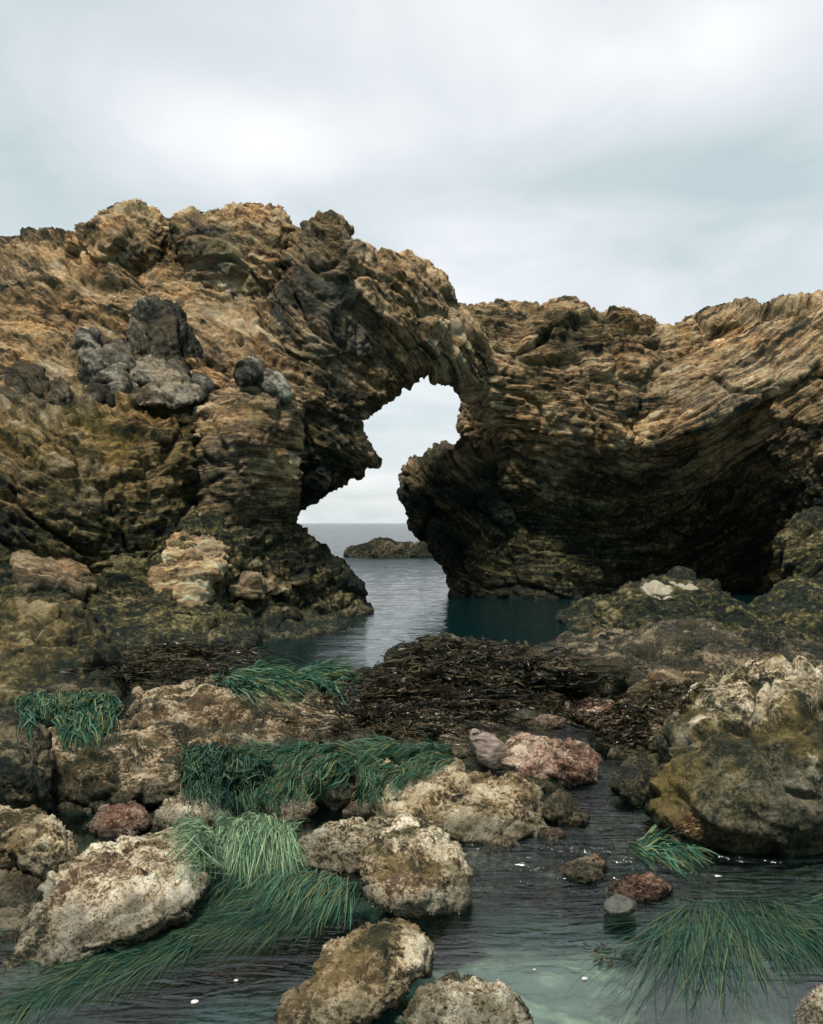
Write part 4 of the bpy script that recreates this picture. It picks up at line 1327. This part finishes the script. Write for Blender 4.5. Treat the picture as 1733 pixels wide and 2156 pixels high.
def water_mat():
    t = NT('sea water')
    p = t.pos()
    chop = t.attr('chop', 'Fac')
    w0 = t.noise(t.scale(p, (.8, 1.9, 1)), 1.0, 5, .6, .8)
    w1 = t.noise(t.scale(p, (3.2, 7.0, 1)), 1.0, 4, .55, .5)
    w2 = t.noise(t.scale(p, (3.0, 12.0, 1)), 1.0, 4, .55, 1.4)
    w3 = t.noise(t.scale(p, (5.0, 16.0, 1)), 1.0, 3, .5, 1.2)
    na = t.n('ShaderNodeBump')
    t.link(w0, na.inputs['Height'])
    na.inputs['Distance'].default_value = .22
    t.link(t.math('MULTIPLY_ADD', t.attr('far', 'Fac'), .55, t.math('MULTIPLY', chop, .16)), na.inputs['Strength'])
    nb = t.n('ShaderNodeBump')
    t.link(na.outputs[0], nb.inputs['Normal'])
    t.link(w1, nb.inputs['Height'])
    nb.inputs['Distance'].default_value = .10
    t.link(t.math('MULTIPLY_ADD', chop, .045, .03), nb.inputs['Strength'])
    nc = t.n('ShaderNodeBump')
    t.link(w2, nc.inputs['Height'])
    nc.inputs['Distance'].default_value = .07
    t.link(t.math('MULTIPLY_ADD', chop, .02, t.math('MULTIPLY', t.attr('ripple', 'Fac'), .8)), nc.inputs['Strength'])
    t.link(nb.outputs[0], nc.inputs['Normal'])
    N = nc.outputs[0]
    fr = t.n('ShaderNodeFresnel')
    fr.inputs['IOR'].default_value = 1.7
    t.link(N, fr.inputs['Normal'])
    gl = t.n('ShaderNodeBsdfGlossy')
    gl.inputs['Roughness'].default_value = .04
    t.link(N, gl.inputs['Normal'])
    tr = t.n('ShaderNodeBsdfTransparent')
    tr.inputs[0].default_value = (.66, .87, .85, 1)
    sc = t.n('ShaderNodeBsdfDiffuse')
    sc.inputs[0].default_value = (.002, .015, .017, 1)
    mb = t.n('ShaderNodeMixShader')
    t.link(t.math('MULTIPLY_ADD', chop, .75, .08), mb.inputs[0])
    t.link(tr.outputs[0], mb.inputs[1])
    t.link(sc.outputs[0], mb.inputs[2])
    mx = t.n('ShaderNodeMixShader')
    t.link(fr.outputs[0], mx.inputs[0])
    t.link(mb.outputs[0], mx.inputs[1])
    t.link(gl.outputs[0], mx.inputs[2])
    t.link(mx.outputs[0], t.out.inputs['Surface'])
    return t.m


rip = np.exp(-((Y - 4.6) / .6) ** 2) * sm(X, -.2, .3) + .06 + .5 * sm(Y, 5, 6) * (1 - chop)
tag(make_mesh('water', V, f, water_mat(), attrs={'chop': chop, 'ripple': rip, 'far': sm(Y, 22, 42)}), kind='structure')

# ------------------------------------------------------------------ sky, sun, camera
SUN_EL, SUN_AZ = math.radians(64), math.radians(206)      # azimuth clockwise from +Y
world = bpy.data.worlds.new('World')
scene.world = world
world.use_nodes = True
wt = world.node_tree
wt.nodes.clear()


def wn(typ, **kw):
    n = wt.nodes.new(typ)
    for k, v in kw.items():
        setattr(n, k, v)
    return n


def wmath(op, a, b=0.0, c=None, clamp=False):
    n = wn('ShaderNodeMath', operation=op, use_clamp=clamp)
    for i, v in enumerate((a, b, c)):
        if v is None:
            continue
        if isinstance(v, (int, float)):
            n.inputs[i].default_value = v
        else:
            wt.links.new(v, n.inputs[i])
    return n.outputs[0]


tc = wn('ShaderNodeTexCoord')
sep = wn('ShaderNodeSeparateXYZ')
wt.links.new(tc.outputs['Generated'], sep.inputs[0])
zz = wmath('ADD', wmath('MAXIMUM', sep.outputs['Z'], 0.0), .22)
com = wn('ShaderNodeCombineXYZ')
wt.links.new(wmath('DIVIDE', sep.outputs['X'], zz), com.inputs[0])
wt.links.new(wmath('DIVIDE', sep.outputs['Y'], zz), com.inputs[1])


def wnoise(scale, detail, rough, dist, off):
    m = wn('ShaderNodeVectorMath', operation='ADD')
    wt.links.new(com.outputs[0], m.inputs[0])
    m.inputs[1].default_value = off
    n = wn('ShaderNodeTexNoise')
    wt.links.new(m.outputs[0], n.inputs['Vector'])
    n.inputs['Scale'].default_value = scale
    n.inputs['Detail'].default_value = detail
    n.inputs['Roughness'].default_value = rough
    n.inputs['Distortion'].default_value = dist
    return n.outputs['Fac']


c1 = wnoise(1.1, 5, .45, .4, (3.1, 1.7, 0))
c2 = wnoise(2.6, 4, .5, .6, (7.3, 2.2, 4))
f_ = wmath('MULTIPLY_ADD', c2, .55, wmath('MULTIPLY', c1, .75))
f_ = wmath('ADD', f_, -.03)
def blob(x, z, sx, sz, amp):
    ex = wmath('POWER', wmath('DIVIDE', wmath('SUBTRACT', sep.outputs['X'], x), sx), 2.0)
    ez = wmath('POWER', wmath('DIVIDE', wmath('SUBTRACT', sep.outputs['Z'], z), sz), 2.0)
    return wmath('MULTIPLY', wmath('EXPONENT', wmath('MULTIPLY', wmath('ADD', ex, ez), -1.0)), amp)


for bl in [(-.13, .365, .16, .045, .32), (.27, .425, .11, .06, .18), (.20, .325, .18, .04, -.19), (.30, .25, .14, .03, -.08), (-.33, .50, .16, .09, -.14), (.02, .47, .10, .04, .05), (-.02, .22, .5, .06, -.02)]:
    f_ = wmath('ADD', f_, blob(*bl))
rp = wn('ShaderNodeValToRGB')
wt.links.new(f_, rp.inputs[0])
els = rp.color_ramp.elements
for e, (p_, c) in zip([els[0], els[1], els.new(.6)], [(.38, (.47, .56, .57)), (.78, (.93, .90, .895)), (.62, (.665, .70, .715))]):
    e.position = p_
    e.color = (*c, 1)
sky = wn('ShaderNodeTexSky', sky_type='NISHITA')
sky.sun_disc = False
sky.sun_elevation = SUN_EL
sky.sun_rotation = SUN_AZ
b1 = wn('ShaderNodeBackground')
wt.links.new(sky.outputs[0], b1.inputs[0])
b1.inputs[1].default_value = .07
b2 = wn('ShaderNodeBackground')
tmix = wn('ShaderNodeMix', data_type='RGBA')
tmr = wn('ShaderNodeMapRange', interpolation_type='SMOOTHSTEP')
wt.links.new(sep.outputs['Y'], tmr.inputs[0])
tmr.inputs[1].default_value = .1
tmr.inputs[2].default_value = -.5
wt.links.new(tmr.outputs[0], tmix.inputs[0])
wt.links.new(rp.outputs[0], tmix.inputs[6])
tmix.inputs[7].default_value = (.42, .74, .77, 1)  # teal added to the unseen rear sky to colour the shadows
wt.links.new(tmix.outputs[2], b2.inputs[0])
# unseen sky behind the viewer, dimmed so rock fronts get less fill
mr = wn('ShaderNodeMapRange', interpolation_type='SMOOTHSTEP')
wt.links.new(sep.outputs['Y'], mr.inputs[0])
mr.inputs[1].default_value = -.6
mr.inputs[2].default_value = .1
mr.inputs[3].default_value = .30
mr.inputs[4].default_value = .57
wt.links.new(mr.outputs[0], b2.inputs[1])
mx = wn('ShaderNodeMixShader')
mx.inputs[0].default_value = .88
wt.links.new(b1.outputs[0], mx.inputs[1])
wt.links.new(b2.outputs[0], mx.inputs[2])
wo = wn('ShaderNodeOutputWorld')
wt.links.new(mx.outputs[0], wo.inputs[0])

sl = bpy.data.lights.new('Sun', 'SUN')
sl.energy = 3.0
sl.angle = math.radians(12)
sl.color = (1.0, .93, .82)
so = bpy.data.objects.new('Sun', sl)
COL.objects.link(so)
sdir = Vector((math.sin(SUN_AZ) * math.cos(SUN_EL), math.cos(SUN_AZ) * math.cos(SUN_EL), math.sin(SUN_EL)))
so.rotation_euler = sdir.to_track_quat('Z', 'Y').to_euler()

cam = bpy.data.cameras.new('Camera')
cam.sensor_fit = 'VERTICAL'
cam.sensor_height = 24
cam.lens = 24 / 1.06
cam.shift_y = (HY - H_ / 2) / H_
cam.clip_start = .05
cam.clip_end = 12000
co = bpy.data.objects.new('Camera', cam)
COL.objects.link(co)
co.location = (0, 0, H)
co.rotation_euler = (math.pi / 2, 0, 0)
scene.camera = co

scene.view_settings.view_transform = 'Standard'
scene.view_settings.look = 'None'
scene.view_settings.exposure = 1.12
scene.view_settings.gamma = 1
